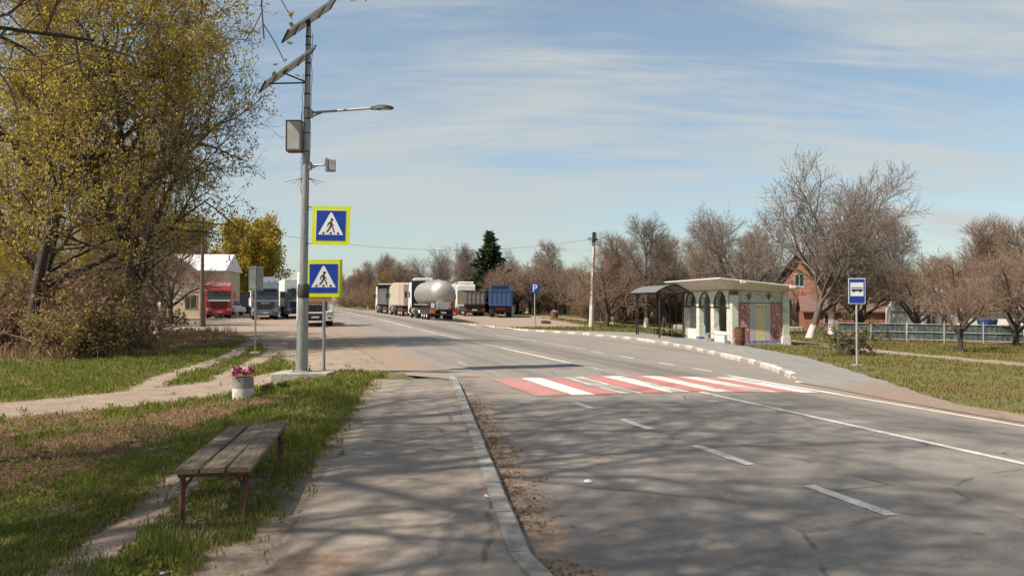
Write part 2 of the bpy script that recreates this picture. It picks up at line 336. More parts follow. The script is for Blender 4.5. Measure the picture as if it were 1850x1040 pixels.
M['bark'] = barkmat('grey_brown_bark', (.12, .09, .07), (.065, .05, .04)); M['bark_wash'] = barkmat('limewashed_bark', (.15, .115, .09), (.085, .065, .052), .95)
M['bark_dark'] = barkmat('dark_bark', (.075, .055, .043), (.04, .031, .026)); M['twig_brown'] = mat('brown_twigs', (.25, .17, .125), (.17, .115, .085), 1, .9)
M['twig_grey'] = mat('grey_twigs', (.23, .185, .155), (.16, .13, .11), 1, .9); M['twig_red'] = mat('reddish_twigs', (.245, .17, .12), (.18, .122, .088), 1, .9)
M['leaf_maple'] = leafmat('spring_maple_leaf', (.5, .385, .075), (.28, .23, .045), .5); M['leaf_willow'] = leafmat('yellow_willow_leaf', (.5, .38, .06), (.32, .26, .045), .45, .3)
M['leaf_bud'] = leafmat('brown_buds', (.3, .19, .1), (.22, .135, .08), .3); M['leaf_bush'] = leafmat('bush_leaf', (.24, .21, .06), (.34, .26, .1), .4)
M['leaf_dry'] = leafmat('dry_leaf', (.34, .22, .13), (.18, .11, .07), .25); M['leaf_green'] = leafmat('dull_green_leaf', (.05, .075, .028), (.085, .1, .04), .3)
M['needle'] = leafmat('spruce_needles', (.03, .05, .022), (.06, .085, .035), .15); M['needle_pine'] = leafmat('pine_needles', (.13, .13, .07), (.2, .17, .1), .2)
M['grass_a'] = leafmat('fresh_grass', (.1, .16, .022), (.27, .26, .07), .35, 1.3); M['grass_b'] = leafmat('pale_grass', (.11, .13, .028), (.3, .235, .1), .35, 1.1)
M['straw'] = leafmat('dry_grass', (.34, .26, .14), (.22, .15, .085), .3)

# ------------------------------------------------------------------ terrain: s runs along the road, t across it (camera at 0,0)
A = R(16.1); SA, CA = math.sin(A), math.cos(A)
def st(x, y): return -SA*x+CA*y, CA*x+SA*y
def xy(s, t): return CA*t-SA*s, SA*t+CA*s
def sst(a, b, x):
    f = np.clip((x-a)/(b-a), 0, 1); return f*f*(3-2*f)
def pw(x, pts): return np.interp(x, [p[0] for p in pts], [p[1] for p in pts])
PROF = [(3, -.12), (5, -.12), (8, -.14), (11.4, -.28), (14, -.42), (18, -.57), (25, -.62), (29, -.72)]
SWX = [(-4, -1.2), (3, -1.45), (5.3, -1.69), (7.3, -1.9), (11, -2.23), (18, -3.0), (24, -3.9)]
RB = [(-60, 11.45), (9.5, 11.45), (13, 11.6), (17.2, 12.6), (18.4, 13.4), (21.8, 15.1), (25.5, 16.5), (30, 17.85), (34, 18.95), (38.6, 19.8), (43, 20.2), (47, 20.2), (51, 19.8), (55, 18.9), (58.5, 17.6), (61.5, 16.0), (64.5, 13.8), (67, 12.3), (400, 12.3)]
APRON = [(9.5, 11.5), (13, 13.0), (17.1, 15.3), (22, 17.9), (27, 20.1), (34.6, 22.2), (40, 23.6), (45.7, 24.4), (51, 24.2), (54, 22.2), (57, 19.4), (58.5, 17.9)]
def kerbx(y): return .128-.112*(y-5.28)
def zprof(s, t):
    z = pw(t, PROF); a = 45+15*np.clip((t-12)/6, 0, 1)
    return z+(np.where(t < 14, -.02, -.1)-z)*sst(a, a+25, s)
def zroad(s, t): return zprof(s, t)-.11*sst(11.6, 13.5, t)*(1-sst(56, 68, s))
def G(x, y):
    x = np.asarray(x, float); y = np.asarray(y, float); s, t = st(x, y); z = zprof(s, t)
    d = pw(y, SWX)-x; zl = -.25*sst(.2, 3.5, d); zl = zl+(-.1-zl)*sst(22, 45, y)
    w = np.where(y < 18, sst(-.75, -.55, d), sst(1.5, 4.5, 4.3-t)); return z+(zl-z)*w
def Gz(x, y): return float(G(x, y))
def pdist(X, Y, pts):
    D = np.full(X.shape, 1e9)
    for (ax, ay), (bx, by) in zip(pts, pts[1:]):
        dx, dy = bx-ax, by-ay; u = np.clip(((X-ax)*dx+(Y-ay)*dy)/(dx*dx+dy*dy), 0, 1)
        D = np.minimum(D, np.hypot(X-ax-u*dx, Y-ay-u*dy))
    return D
TRACK = [(-60, 3), (-30, 8.5), (-16, 11.6), (-9.1, 13.9), (-7.9, 15.2), (-6.6, 17.7), (-5.4, 20.4), (-3.5, 23.5)]
RUTS = [[(-8.2, 17.2), (-8.9, 20), (-10, 27.8), (-12, 36), (-14, 44)], [(-6.8, 18.2), (-7.5, 20.5), (-8.7, 28), (-10.6, 36), (-12.6, 44)]]
PATH = [(40, 13), (30, 20), (18.9, 28.6), (17.2, 35.3), (16.8, 42), (16, 52), (14, 63), (11.6, 72), (7, 82), (-2, 96)]
def dirtmask(X, Y):
    s, t = st(X, Y); d = np.zeros(X.shape)
    def add(v): np.maximum(d, v, out=d)
    add(1-sst(.7, 1.7, pdist(X, Y, TRACK)))
    for r in RUTS: add(.9*(1-sst(.1, .55, pdist(X, Y, r))))
    add(1-sst(.7, 1.25, pdist(X, Y, PATH)))
    lb = pw(Y, [(19.5, -4.6), (22, -6.0), (27.8, -8.4), (31, -9.9), (36, -12), (44, -15.4), (52, -24), (60, -34), (120, -70)])
    add(sst(-.8, .8, X-lb)*sst(19, 20.5, Y)*(1-sst(4, 6, t))*(1-sst(130, 150, Y)))
    add(sst(11.2, 11.6, t)*(1-sst(24, 29, t))*sst(61, 66, s)*(1-sst(135, 150, s)))
    add(sst(11, 11.4, t)*(1-sst(12.2, 13.6, t))*(s < 20)*(.9))                       # gravel shoulder
    add(.8*(1-sst(.1, .42, pdist(X, Y, [(-3.35, 8.0), (-3.1, 7.2), (-2.95, 5.4), (-2.6, 3.5)]))))  # broken edge beside the bench
    add(.55*(1-sst(.1, .6, pdist(X, Y, [(-2.3, 5.7), (-2.5, 7.4)]))))
    add(.9*(1-sst(.1, .55, pdist(X, Y, [(-1.6, 3), (-1.75, 5.3)]))))
    add(.75*(1-sst(.05, .3, np.abs(pw(Y, SWX)-X)))*(Y < 17))
    return d
def littermask(X, Y):
    d = np.zeros(X.shape)
    np.maximum(d, .95*(1-sst(.5, 1.5, pdist(X, Y, [(-6.2, 6), (-5.8, 9), (-5.6, 12), (-5.2, 14)]))), out=d)
    np.maximum(d, .85*(1-sst(.3, 1.2, pdist(X, Y, [(-8.5, 7), (-7.8, 10), (-7.6, 13)]))), out=d)
    np.maximum(d, .9*(1-sst(.3, 1.1, pdist(X, Y, [(11.6, 20.4), (12.6, 19.6)]))), out=d)
    np.maximum(d, .9*(1-sst(2, 5, pdist(X, Y, [(-40, 30), (-24, 30), (-17, 28), (-15, 36), (-20, 50)]))), out=d)
    np.maximum(d, .7*(1-sst(2, 5, pdist(X, Y, [(36, 36), (27, 43), (20, 49), (17, 60), (13, 76), (8, 95)]))), out=d)
    return d
def axis(lo, hi, f0, f1, step, g):
    a = list(np.arange(f0, f1+1e-6, step)); st_ = step
    while a[-1] < hi: st_ *= g; a.append(a[-1]+st_)
    st_ = step
    while a[0] > lo: st_ *= g; a.insert(0, a[0]-st_)
    return np.array(a)
def build_ground():
    xs = axis(-2500, 2500, -13, 14, .22, 1.07); ys = axis(-120, 4500, 2, 30, .24, 1.05)
    X, Y = np.meshgrid(xs, ys); s, t = st(X, Y); Z = G(X, Y)-.012
    rb = pw(s, RB); inroad = (t < rb-.35) & (t > np.where(Y < 18, -50, 2.9)) & (X > np.where(Y < 18.6, np.where(Y < 17.3, kerbx(Y)+.2, 9), -1e3))
    walk = (Y < 16.9) & (X > pw(Y, SWX)+.6) & (X < kerbx(Y)+.2)
    ap = pw(s, APRON); inap = (s > 10) & (s < 58.2) & (t > rb-1.2) & (t < ap-.25)
    Z = np.where(inroad, zroad(s, t)-.12, Z); Z = np.where(inap, np.minimum(zroad(s, t), zprof(s, t))-.14, Z); Z = np.where(walk, -.2, Z)
    inroad = inroad | inap
    # small unevenness of bare soil and turf
    edge = np.where(Y < 18.5, sst(0, .7, pw(Y, SWX)-X), 1)*np.where(t > 10, sst(.2, 1.2, t-np.maximum(ap, rb)), 1)
    Z += edge*np.where(inroad | walk, 0, .018*np.sin(X*2.1+1.3*np.sin(Y*1.7))*np.cos(Y*1.9+.8*np.sin(X*1.3))+.012*np.sin(X*5.3+Y*3.1)*np.sin(Y*4.7-X*2.2))*np.exp(-np.maximum(Y-40, 0)/30)
    # turf over the berm is a little proud of the pavement
    far = sst(200, 1500, Y); Z = Z*(1-far)-.2*far
    ny, nx = X.shape; idx = np.arange(ny*nx).reshape(ny, nx)
    F = np.stack([idx[:-1, :-1], idx[:-1, 1:], idx[1:, 1:], idx[1:, :-1]], -1).reshape(-1, 4)
    m = np_mesh('ground', np.stack([X, Y, Z], -1).reshape(-1, 3), [F], M['ground'], True)
    for nm, fn in (('dirt', dirtmask), ('litter', littermask)):
        a = m.attributes.new(nm, 'FLOAT', 'POINT'); a.data.foreach_set('value', fn(X, Y).ravel().astype(np.float32))
    setp(link(bpy.data.objects.new('ground', m)), kind='structure')
build_ground()
def build_road():
    ss_ = np.concatenate([np.arange(-30, 0, 2), np.arange(0, 26, .3), np.arange(26, 80, .6), np.arange(80, 200, 2.5), np.arange(200, 900, 25)])
    ts = np.concatenate([np.arange(-3, 5, .2), [5, 5.5, 6, 6.5, 7, 7.5, 8, 8.5, 9, 9.5, 10, 10.5, 11, 11.4], np.arange(11.6, 20.6, .3)])
    S, T = np.meshgrid(ss_, ts, indexing='ij')
    # left limit: kerb face near the camera, the ragged edge of the gravel lot farther on
    xk = -.0; Lk = np.where(True, (kerbx(0)+.06+0*S)*0, 0)
    # kerb line in (s,t): x = k0 - .112 (y-5.28)
    k0 = .128+.112*5.28
    Lk = (k0+.02+S*(SA-.112*CA))/(CA+.112*SA)
    blend = sst(17.2, 19.5, S); Lm = Lk*(1-blend)+2.6*blend
    Lm = np.where(S < 4.4, Lk+(4.4-S)*.45, Lm)
    T2 = np.clip(T, Lm, pw(S, RB)); X, Y = CA*T2-SA*S, SA*T2+CA*S; Z = zroad(S, T2)
    n, k = X.shape; idx = np.arange(n*k).reshape(n, k)
    F = np.stack([idx[:-1, :-1], idx[:-1, 1:], idx[1:, 1:], idx[1:, :-1]], -1).reshape(-1, 4)
    deg = (T2[:, 1:]-T2[:, :-1]); ok = ((deg[:-1] > 1e-4) | (deg[1:] > 1e-4)).ravel(); F = F[ok][:, ::-1]
    m = np_mesh('road', np.stack([X, Y, Z], -1).reshape(-1, 3), [F], M['asphalt'], True)
    d = np.zeros(X.shape); kd = T2-Lk
    d = np.maximum(d, .95*(1-sst(.05, .75, kd))*(S < 15)); d = np.maximum(d, .42*(1-sst(.4, 3.2, kd))*(S < 19))
    d = np.maximum(d, (1-sst(2.9, 5.1, T2))*sst(17.5, 21, S)); d = np.maximum(d, .75*(1-sst(.1, 1.3, pw(S, RB)-T2))*((S < 18) | (S > 58)))
    d = np.maximum(d, .45*(1-sst(.1, .9, pw(S, RB)-T2))); d = np.maximum(d, .3*sst(12.5, 15, T2))
    a = m.attributes.new('dirt', 'FLOAT', 'POINT'); a.data.foreach_set('value', d.ravel().astype(np.float32))
    wv = np.zeros(X.shape)
    for c, w, k in ((9.75, .75, .85), (6.4, .5, .25), (9.1, .3, .3), (5.6, .4, .18)): wv = np.maximum(wv, k*np.exp(-((T2-c)/w)**2))
    a = m.attributes.new('wear', 'FLOAT', 'POINT'); a.data.foreach_set('value', wv.ravel().astype(np.float32))
    return setp(link(bpy.data.objects.new('road', m)), kind='structure')
ROAD = build_road()
def strip(name, s0, s1, t0, w, m, lift=.006, skew=0):
    n = max(2, int((s1-s0)/.6)); V = []; nx = 4
    for i in range(n+1):
        s = s0+(s1-s0)*i/n
        for j in range(nx):
            t = t0+w*j/(nx-1); x, y = xy(s, t); V.append((x, y, float(zroad(s, t))+lift))
    F = [(i*nx+j, i*nx+j+1, (i+1)*nx+j+1, (i+1)*nx+j) for i in range(n) for j in range(nx-1)]
    o = MB().add(V, F).build(name, m, ROAD); return o
strip('centre_line', -10, 14.0, 7.93, .13, M['line']); strip('centre_line', 17.5, 260, 7.93, .13, M['line'])
strip('edge_line', -10, 14.0, 11.02, .13, M['line'])
for s0, s1 in ((19.3, 20.4), (21.5, 22.6), (24.4, 25.5), (27.1, 28.2)): strip('edge_dash', s0, s1, 11.33, .13, M['line'])
strip('edge_line', 29.6, 44, 11.62, .13, M['line'])
for s0 in (46, 49, 52): strip('edge_dash', s0, s0+1.2, 11.62, .13, M['line_worn'])
strip('edge_line', 55, 240, 11.6, .12, M['line_worn'])
for s0, s1 in ((5.45, 6.55), (7.55, 8.75), (10.0, 11.0), (12.2, 13.1), (2.6, 3.9), (-.4, .9)): strip('lane_dash', s0, s1, 4.86, .14, M['line_worn'])
strip('lane_line', 17.7, 22.5, 4.8, .1, M['line_worn'])
# zebra crossing: white and red bars that run along the road
for i in range(6):
    t = 5.25+i*1.03
    strip('crossing_bar', 14.05, 17.45, t, .5, M['line'], .008)
    strip('crossing_bar', 14.05, 17.45, t-.5 if i else t-.72, .48 if i else .7, M['red_line'] if i else M['red_worn'], .008)
strip('crossing_bar', 13.7, 18.0, 10.98, .2, M['line'], .01)
# left pavement
def build_walk():
    ys = np.arange(-3, 18.5, .22); us = np.linspace(0, 1, 14); Yg, U = np.meshgrid(ys, us, indexing='ij')
    rag = .10*np.sin(Yg*2.3)+.07*np.sin(Yg*5.1+1)+.05*np.sin(Yg*11)
    X0 = pw(Yg, SWX)+.6*rag*(1-U)**6-.02; X1 = np.where(Yg < 5.28, .128+.33*(5.28-Yg), kerbx(Yg))-.15
    X = X0+(X1-X0)*U; Z = -.14*sst(16.6, 18.1, Yg)-.02*(1-U)**8+.004*np.sin(X*3)*np.sin(Yg*2.1)
    n, k = X.shape; idx = np.arange(n*k).reshape(n, k); F = np.stack([idx[:-1, :-1], idx[:-1, 1:], idx[1:, 1:], idx[1:, :-1]], -1).reshape(-1, 4)
    m = np_mesh('pavement', np.stack([X, Yg, Z+.002], -1).reshape(-1, 3), [F], M['walk'], True)
    a = m.attributes.new('dirt', 'FLOAT', 'POINT'); d = np.maximum(.85*(1-sst(.0, .16, U)), .5*sst(.9, 1, U)); d = np.maximum(d, sst(16.2, 17.8, Yg)*.9)
    d = np.maximum(d, .9*(1-sst(.2, .9, pdist(X, Yg, [(-1.5, 3), (-1.5, 4.9)])))); a.data.foreach_set('value', d.ravel().astype(np.float32))
    setp(link(bpy.data.objects.new('pavement', m)), kind='structure')
build_walk()
def kerb_mesh(name, L, w, h, m, chamf=.02):
    poly = [(-w, -h), (0, -h), (0, -chamf), (-chamf, 0), (-w, 0)]
    return MB().prism(poly, 'y', .006, L-.006).mesh(name, m)
KERB = holder('kerb')
km = kerb_mesh('kerb_stone', 1.0, .155, .32, M['kerb'])
y = 5.28; rng = random.Random(4); ang = math.atan(.112)
for i in range(13):
    inst('kerb_stone', km, KERB, (kerbx(y), y, .012-.10*max(0, (y-15.8)/2.2)+rng.uniform(-.004, .004)), (rng.uniform(-.004, .004), rng.uniform(-.012, .012), ang+rng.uniform(-.006, .006)))
    y += math.cos(ang)*1.0
px_, py_, a_ = kerbx(5.28), 5.28, -R(17)
for i in range(5):
    a_ -= R(9)*(i > 0); d = Vector((math.sin(-a_), -math.cos(a_)))
    px_ += d.x*1.0; py_ += d.y*1.0
    inst('kerb_stone', km, KERB, (px_, py_, .012), (0, 0, math.atan2(d.x, -d.y)))
KR = holder('painted_kerb')
kmw = kerb_mesh('kerb_stone', 1.0, .17, .4, M['kerb_white'], .03); kmb = kerb_mesh('kerb_stone', 1.0, .17, .4, M['kerb_bare'], .03)
def kerb_right():
    rb = [p for p in RB if 17.1 < p[0] < 65]; P = [Vector(xy(*p)) for p in rb]; ln = [0]
    for a, b in zip(P, P[1:]): ln.append(ln[-1]+(b-a).length)
    def pt(l):
        for i in range(len(P)-1):
            if l <= ln[i+1]: return P[i].lerp(P[i+1], (l-ln[i])/(ln[i+1]-ln[i]))
        return P[-1]
    n = int(ln[-1]); rg = random.Random(8)
    for i in range(n):
        a, b = pt(i), pt(i+1); d = b-a; rz = math.atan2(-d.x, d.y); s, t = st(*a)
        z = float(zroad(s, t))+.15*min(1, (i+.3)/2.2)*(1 if i < n-3 else .6)
        # mesh runs along +y with its road face at x=0, road lies to the left
        o = inst('kerb_stone', kmw if (i % 2 == 0 or rg.random() < .12) else kmb, KR, (a.x, a.y, z+rg.uniform(-.012, .012)), (R(-3.2) if i == 0 else rg.uniform(-.01, .01), rg.uniform(-.03, .03), rz+rg.uniform(-.02, .02)), (-1, d.length, 1))
kerb_right()
def build_stop_apron():
    ss_ = np.concatenate([np.arange(9.5, 18, .35), np.arange(18, 58, .6)])
    outer = APRON
    S, U = np.meshgrid(ss_, np.linspace(0, 1, 12), indexing='ij'); t0 = pw(S, RB)+np.where(S < 17, -.02, .1); t1 = pw(S, outer)+.06*np.sin(S*3)+.04*np.sin(S*7)
    T = t0+np.maximum(t1-t0, .02)*U; X, Y = CA*T-SA*S, SA*T+CA*S; Z = zprof(S, T)+.018+.02*sst(18, 22, S)*(1-U); Z = Z-(1-sst(17.0, 18.6, S))*(1-sst(0, .5, U))*(Z-zroad(S, T)-.012)
    n, k = X.shape; idx = np.arange(n*k).reshape(n, k); F = np.stack([idx[:-1, :-1], idx[:-1, 1:], idx[1:, 1:], idx[1:, :-1]], -1).reshape(-1, 4)[:, ::-1]
    m = np_mesh('bus_stop_pavement', np.stack([X, Y, Z], -1).reshape(-1, 3), [F], M['walk_grey'], True)
    a = m.attributes.new('dirt', 'FLOAT', 'POINT'); d = np.maximum(.8*(1-sst(14, 20, S)), .5*sst(.88, 1, U)); a.data.foreach_set('value', d.ravel().astype(np.float32))
    setp(link(bpy.data.objects.new('bus_stop_pavement', m)), kind='structure')
build_stop_apron()

# ------------------------------------------------------------------ street furniture near the camera
def text_mesh(body, size, m, ext=.004, name='lettering', bold=0):
    c = bpy.data.curves.new(name, 'FONT'); c.body = body; c.size = size; c.align_x = 'CENTER'; c.align_y = 'CENTER'; c.extrude = ext; c.offset = bold
    o = bpy.data.objects.new(name, c); COL.objects.link(o); bpy.context.view_layer.update()
    me = bpy.data.meshes.new_from_object(o.evaluated_get(bpy.context.evaluated_depsgraph_get())); bpy.data.objects.remove(o)
    me.materials.clear(); me.materials.append(m); return me
def bench():
    b = thing('bench', 'weathered three-plank bench with rusty iron legs beside the pavement', 'bench', (-2.33, 6.08, 0), R(9))
    rg = random.Random(2)
    for i, x in enumerate((-.2, .0, .2)):
        P = MB()
        n = 7
        for k in range(n): pass
        P.prism([(-.088, -.02), (.088, -.02), (.09, .012), (.08, .02), (-.08, .02), (-.09, .012)], 'y', -.06+rg.uniform(-.02, .02), 2.12+rg.uniform(-.03, .03))
        P.build('plank', M['wood'] if i != 1 else M['wood_pale'], b, loc=(x, 0, .385+rg.uniform(-.004, .006)), rot=(rg.uniform(-.006, .006), rg.uniform(-.03, .03), rg.uniform(-.012, .012)))
    for yy in (.02, 2.02):
        MB().box((0, yy, .345), (.54, .045, .035)).build('crossbar', M['rust'], b, bevel=.003)
        for sx in (-1, 1):
            L = MB(); L.tube([(sx*.235, yy, .345), (sx*.25+(.0 if sx < 0 else -.02), yy+.01, -.1)], .024, 4); L.build('leg', M['rust'], b)
            MB().tube([(sx*.16, yy, .335), (sx*.24, yy, .22)], .012, 4).build('brace', M['rust'], b)
bench()
PX, PY, PZ = -5.08, 18.75, -.14
def lamp_post():
    MB().prism([(-.68, -.42), (.66, -.36), (.72, .4), (-.6, .46)], 'z', -.3, .1).build('concrete_footing', M['concrete'], bevel=.02, loc=(PX+.05, PY-.02, PZ+.03))
    setp(bpy.data.objects['concrete_footing'], 'rough concrete footing block under the tall solar lamp post', 'footing')
    P = thing('solar_street_lamp', 'tall grey steel lamp post with two tilted solar panels', 'street lamp', (PX, PY, PZ+.13))
    lean = lambda z: Vector((.016*z, 0, z))
    H = 8.35
    MB().box((0, 0, .012), (.42, .42, .024)).build('base_plate', M['galv'], P, bevel=.004)
    MB().tube([lean(0), lean(2.1)], [.148, .125], 12).build('pole', M['galv'], P, True)
    MB().tube([lean(2.1), lean(5.2)], [.102, .085], 12).build('pole', M['galv'], P, True)
    MB().tube([lean(5.2), lean(H)], [.085, .062], 12).build('pole', M['galv'], P, True)
    for i in range(4):
        a = R(45+90*i); MB().lathe([(.016, 0), (.016, .09)], 6).build('anchor_bolt', M['dark_steel'], P, loc=(.19*math.cos(a)*1.1, .19*math.sin(a)*1.1, .0))
    MB().lathe([(.135, 0), (.14, .02), (.14, .3), (.118, .34)], 12).build('collar', M['dark_steel'], P, True, loc=lean(2.08)-Vector((0, 0, .3)))
    for z in (3.0, 4.3, 5.0, 5.3, 5.75, 6.1, 6.35, 6.7, 7.15, 7.45, 7.9, 8.1):
        MB().lathe([(.098-.004*z, 0), (.106-.004*z, .005), (.106-.004*z, .03), (.098-.004*z, .035)], 12).build('clamp_band', M['dark_steel'], P, True, loc=lean(z))
    # solar panels look to the midday sun
    n = Vector((-math.cos(R(25))*math.sin(R(41)), -math.sin(R(25))*math.sin(R(41)), math.cos(R(41))))
    up = Vector((-math.cos(R(25))*math.cos(R(41)), -math.sin(R(25))*math.cos(R(41)), -math.sin(R(41)))); side = n.cross(up)
    Rm = Matrix((up, side, n)).transposed()
    for k, (c) in enumerate((lean(8.55)+Vector((.02, 0, 0)), lean(7.33)+Vector((-.46, -.1, -.02)))):
        e = link(bpy.data.objects.new('solar_panel', MB().box((0, 0, .012), (1.5, .9, .006)).mesh('solar_panel', M['solar_face']))); e.parent = P
        e.location = c; e.rotation_euler = Rm.to_euler()
        MB().box((0, 0, .002), (1.5, .9, .008)).build('back_sheet', M['solar_back'], e)
        for d in (-1, 1):
            MB().box((d*.765, 0, 0), (.03, .96, .045)).build('frame_bar', M['dark_steel'], e); MB().box((0, d*.465, -.002), (1.5, .03, .041)).build('frame_bar', M['alu'], e)
        for xx in (-.4, .4): MB().box((xx, 0, -.03), (.04, .9, .03)).build('rail', M['alu'], e)
        MB().box((.1, .1, -.03), (.12, .1, .03)).build('junction_box', M['black'], e)
    MB().tube([lean(7.0), lean(6.97)+Vector((-.92, -.1, -.02))], .02, 6).build('bracket', M['dark_steel'], P)
    MB().tube([lean(7.02)+Vector((-.03, .04, 0)), lean(7.22)+Vector((-.58, -.1, 0))], .02, 6).build('bracket', M['dark_steel'], P)
    MB().tube([lean(8.3), lean(8.52)], .05, 8).build('bracket', M['dark_steel'], P)
    # luminaire arm
    z = 6.25
    MB().box(lean(z)+Vector((.1, 0, 0)), (.07, .16, .2)).build('arm_bracket', M['galv'], P, bevel=.01)
    MB().tube([lean(z)+Vector((.1, 0, .02)), lean(z)+Vector((.95, -.02, .08)), lean(z)+Vector((1.62, -.04, .12))], [.032, .03, .026], 8).build('lamp_arm', M['galv'], P, True)
    MB().tube([lean(z)+Vector((.12, 0, -.07)), lean(z)+Vector((.36, 0, .02))], .02, 6).build('brace', M['galv'], P)
    hd = MB(); pts = []
    for i, (x, w, h) in enumerate(((0, .07, .06), (.1, .09, .075), (.2, .2, .1), (.36, .22, .09), (.5, .17, .06), (.56, .06, .03))):
        for (dy, dz) in ((-w/2, -.015), (w/2, -.015), (w/2*.8, h*.6), (0, h), (-w/2*.8, h*.6)): pts.append((x, dy, dz+.035*x))
    fs = [(i*5+j, i*5+(j+1) % 5, (i+1)*5+(j+1) % 5, (i+1)*5+j) for i in range(5) for j in range(5)]+[(0, 1, 2, 3, 4), (25, 26, 27, 28, 29)]
    h = hd.add(pts, fs).build('lamp_head', M['dark_steel'], P, True, loc=lean(z)+Vector((1.55, -.04, .1)))
    MB().box((.36, 0, -.006), (.22, .15, .012)).build('lens', M['lamp_clear'], h)
    # battery cabinet and camera box
    b = MB().box((0, 0, 0), (.34, .26, .72)).build('battery_cabinet', M['box_grey'], P, bevel=.012, loc=lean(5.68)+Vector((-.27, -.04, 0)))
    MB().box((0, -.137, 0), (.29, .012, .66)).build('cabinet_door', M['box_grey'], b, bevel=.004)
    for d in (-1, 1): MB().box((0, -.0, d*.367), (.37, .29, .014)).build('cabinet_rim', M['rust_box'], b)
    MB().box((-.178, -.0, 0), (.014, .29, .72)).build('cabinet_rim', M['rust_box'], b)
    MB().tube([lean(4.98)+Vector((.06, 0, 0)), lean(5.0)+Vector((.5, -.02, .0))], .025, 8).build('camera_arm', M['galv'], P)
    MB().box(lean(4.98)+Vector((.1, 0, 0)), (.06, .14, .2)).build('arm_bracket', M['galv'], P, bevel=.01)
    MB().tube([lean(4.9)+Vector((.1, 0, 0)), lean(4.99)+Vector((.3, 0, 0))], .016, 6).build('brace', M['galv'], P)
    c = MB().box((0, 0, 0), (.25, .16, .29)).build('flasher_box', M['box_grey'], P, bevel=.012, loc=lean(5.0)+Vector((.6, -.02, -.02)), rot=(0, 0, R(12)))
    MB().box((-.09, -.09, 0), (.05, .03, .33)).build('hinge_plate', M['galv'], c); MB().box((.04, -.088, 0), (.14, .02, .24)).build('lens', M['lamp_clear'], c)
    for i in range(6):
        sgn = -1 if i < 3 else 1; k = i % 3
        MB().tube([lean(4.68)+Vector((sgn*.08, 0, 0)), lean(4.68)+Vector((sgn*(.25+.11*(2-k)), -.12+.14*k, -.12-.03*k*(1)))], [.007, .005], 4).build('bird_spike', M['dark_steel'], P)
    rg = random.Random(5)
    for (za, zb, sx) in ((8.2, 5.0, 1), (7.2, 6.0, -1), (6.3, 4.3, -1)):
        pts = []
        for i in range(14):
            zz = za+(zb-za)*i/13; pts.append(lean(zz)+Vector((sx*(.085+rg.uniform(0, .035)), -.04+rg.uniform(-.02, .02), 0)))
        MB().tube(pts, .008, 5).build('cable', M['wire'], P)
lamp_post()
def ped_sign(parent_o, sz, faces):
    """square board, front towards -y, origin at the board centre"""
    h = sz/2
    MB().box((0, .004, 0), (sz, .006, sz)).build('backing', M['sign_yellow'], parent_o)
    MB().box((0, .014, 0), (sz*.9, .012, sz*.9)).build('stiffener', M['galv'], parent_o)
    k = sz*.385
    MB().box((0, -.002, 0), (2*k+.02, .004, 2*k+.02)).build('border', M['sign_white'], parent_o)
    MB().box((0, -.006, 0), (2*k, .004, 2*k)).build('blue_field', M['sign_blue'], parent_o, bevel=.001)
    MB().prism([(-k*.86, -k*.62), (k*.86, -k*.62), (k*.06, k*.86), (-k*.06, k*.86)], 'y', -.0115, -.0085).build('triangle', M['sign_white'], parent_o)
    F = MB(); q = k/.35
    def poly(pts): F.prism([(x*q, z*q) for x, z in pts], 'y', -.0155, -.0125)
    poly([(.02+.034*math.cos(a*math.pi/6), .135+.034*math.sin(a*math.pi/6)) for a in range(12)])
    poly([(-.03, .09), (.02, .095), (.035, .05), (.03, -.01), (-.02, -.01), (-.015, .05)])
    poly([(-.03, .09), (-.015, .055), (-.06, .02), (-.065, -.03), (-.085, -.028), (-.08, .035)])
    poly([(.03, .055), (.045, .03), (.085, -.005), (.075, -.02), (.03, .015)])
    poly([(-.02, -.005), (.012, -.012), (-.01, -.07), (-.085, -.165), (-.11, -.15), (-.05, -.07)])
    poly([(.0, -.005), (.032, -.01), (.07, -.07), (.1, -.165), (.07, -.165), (.045, -.085)])
    F.build('walking_figure', M['sign_black'], parent_o)
    for x in (-.2, .0, .2): MB().prism([(x*q-.03*q-x*q*.1, -.2*q), (x*q+.03*q-x*q*.1, -.2*q), (x*q*.85+.022*q, -.155*q), (x*q*.85-.012*q, -.155*q)], 'y', -.0155, -.0125).build('road_bar', M['sign_black'], parent_o)
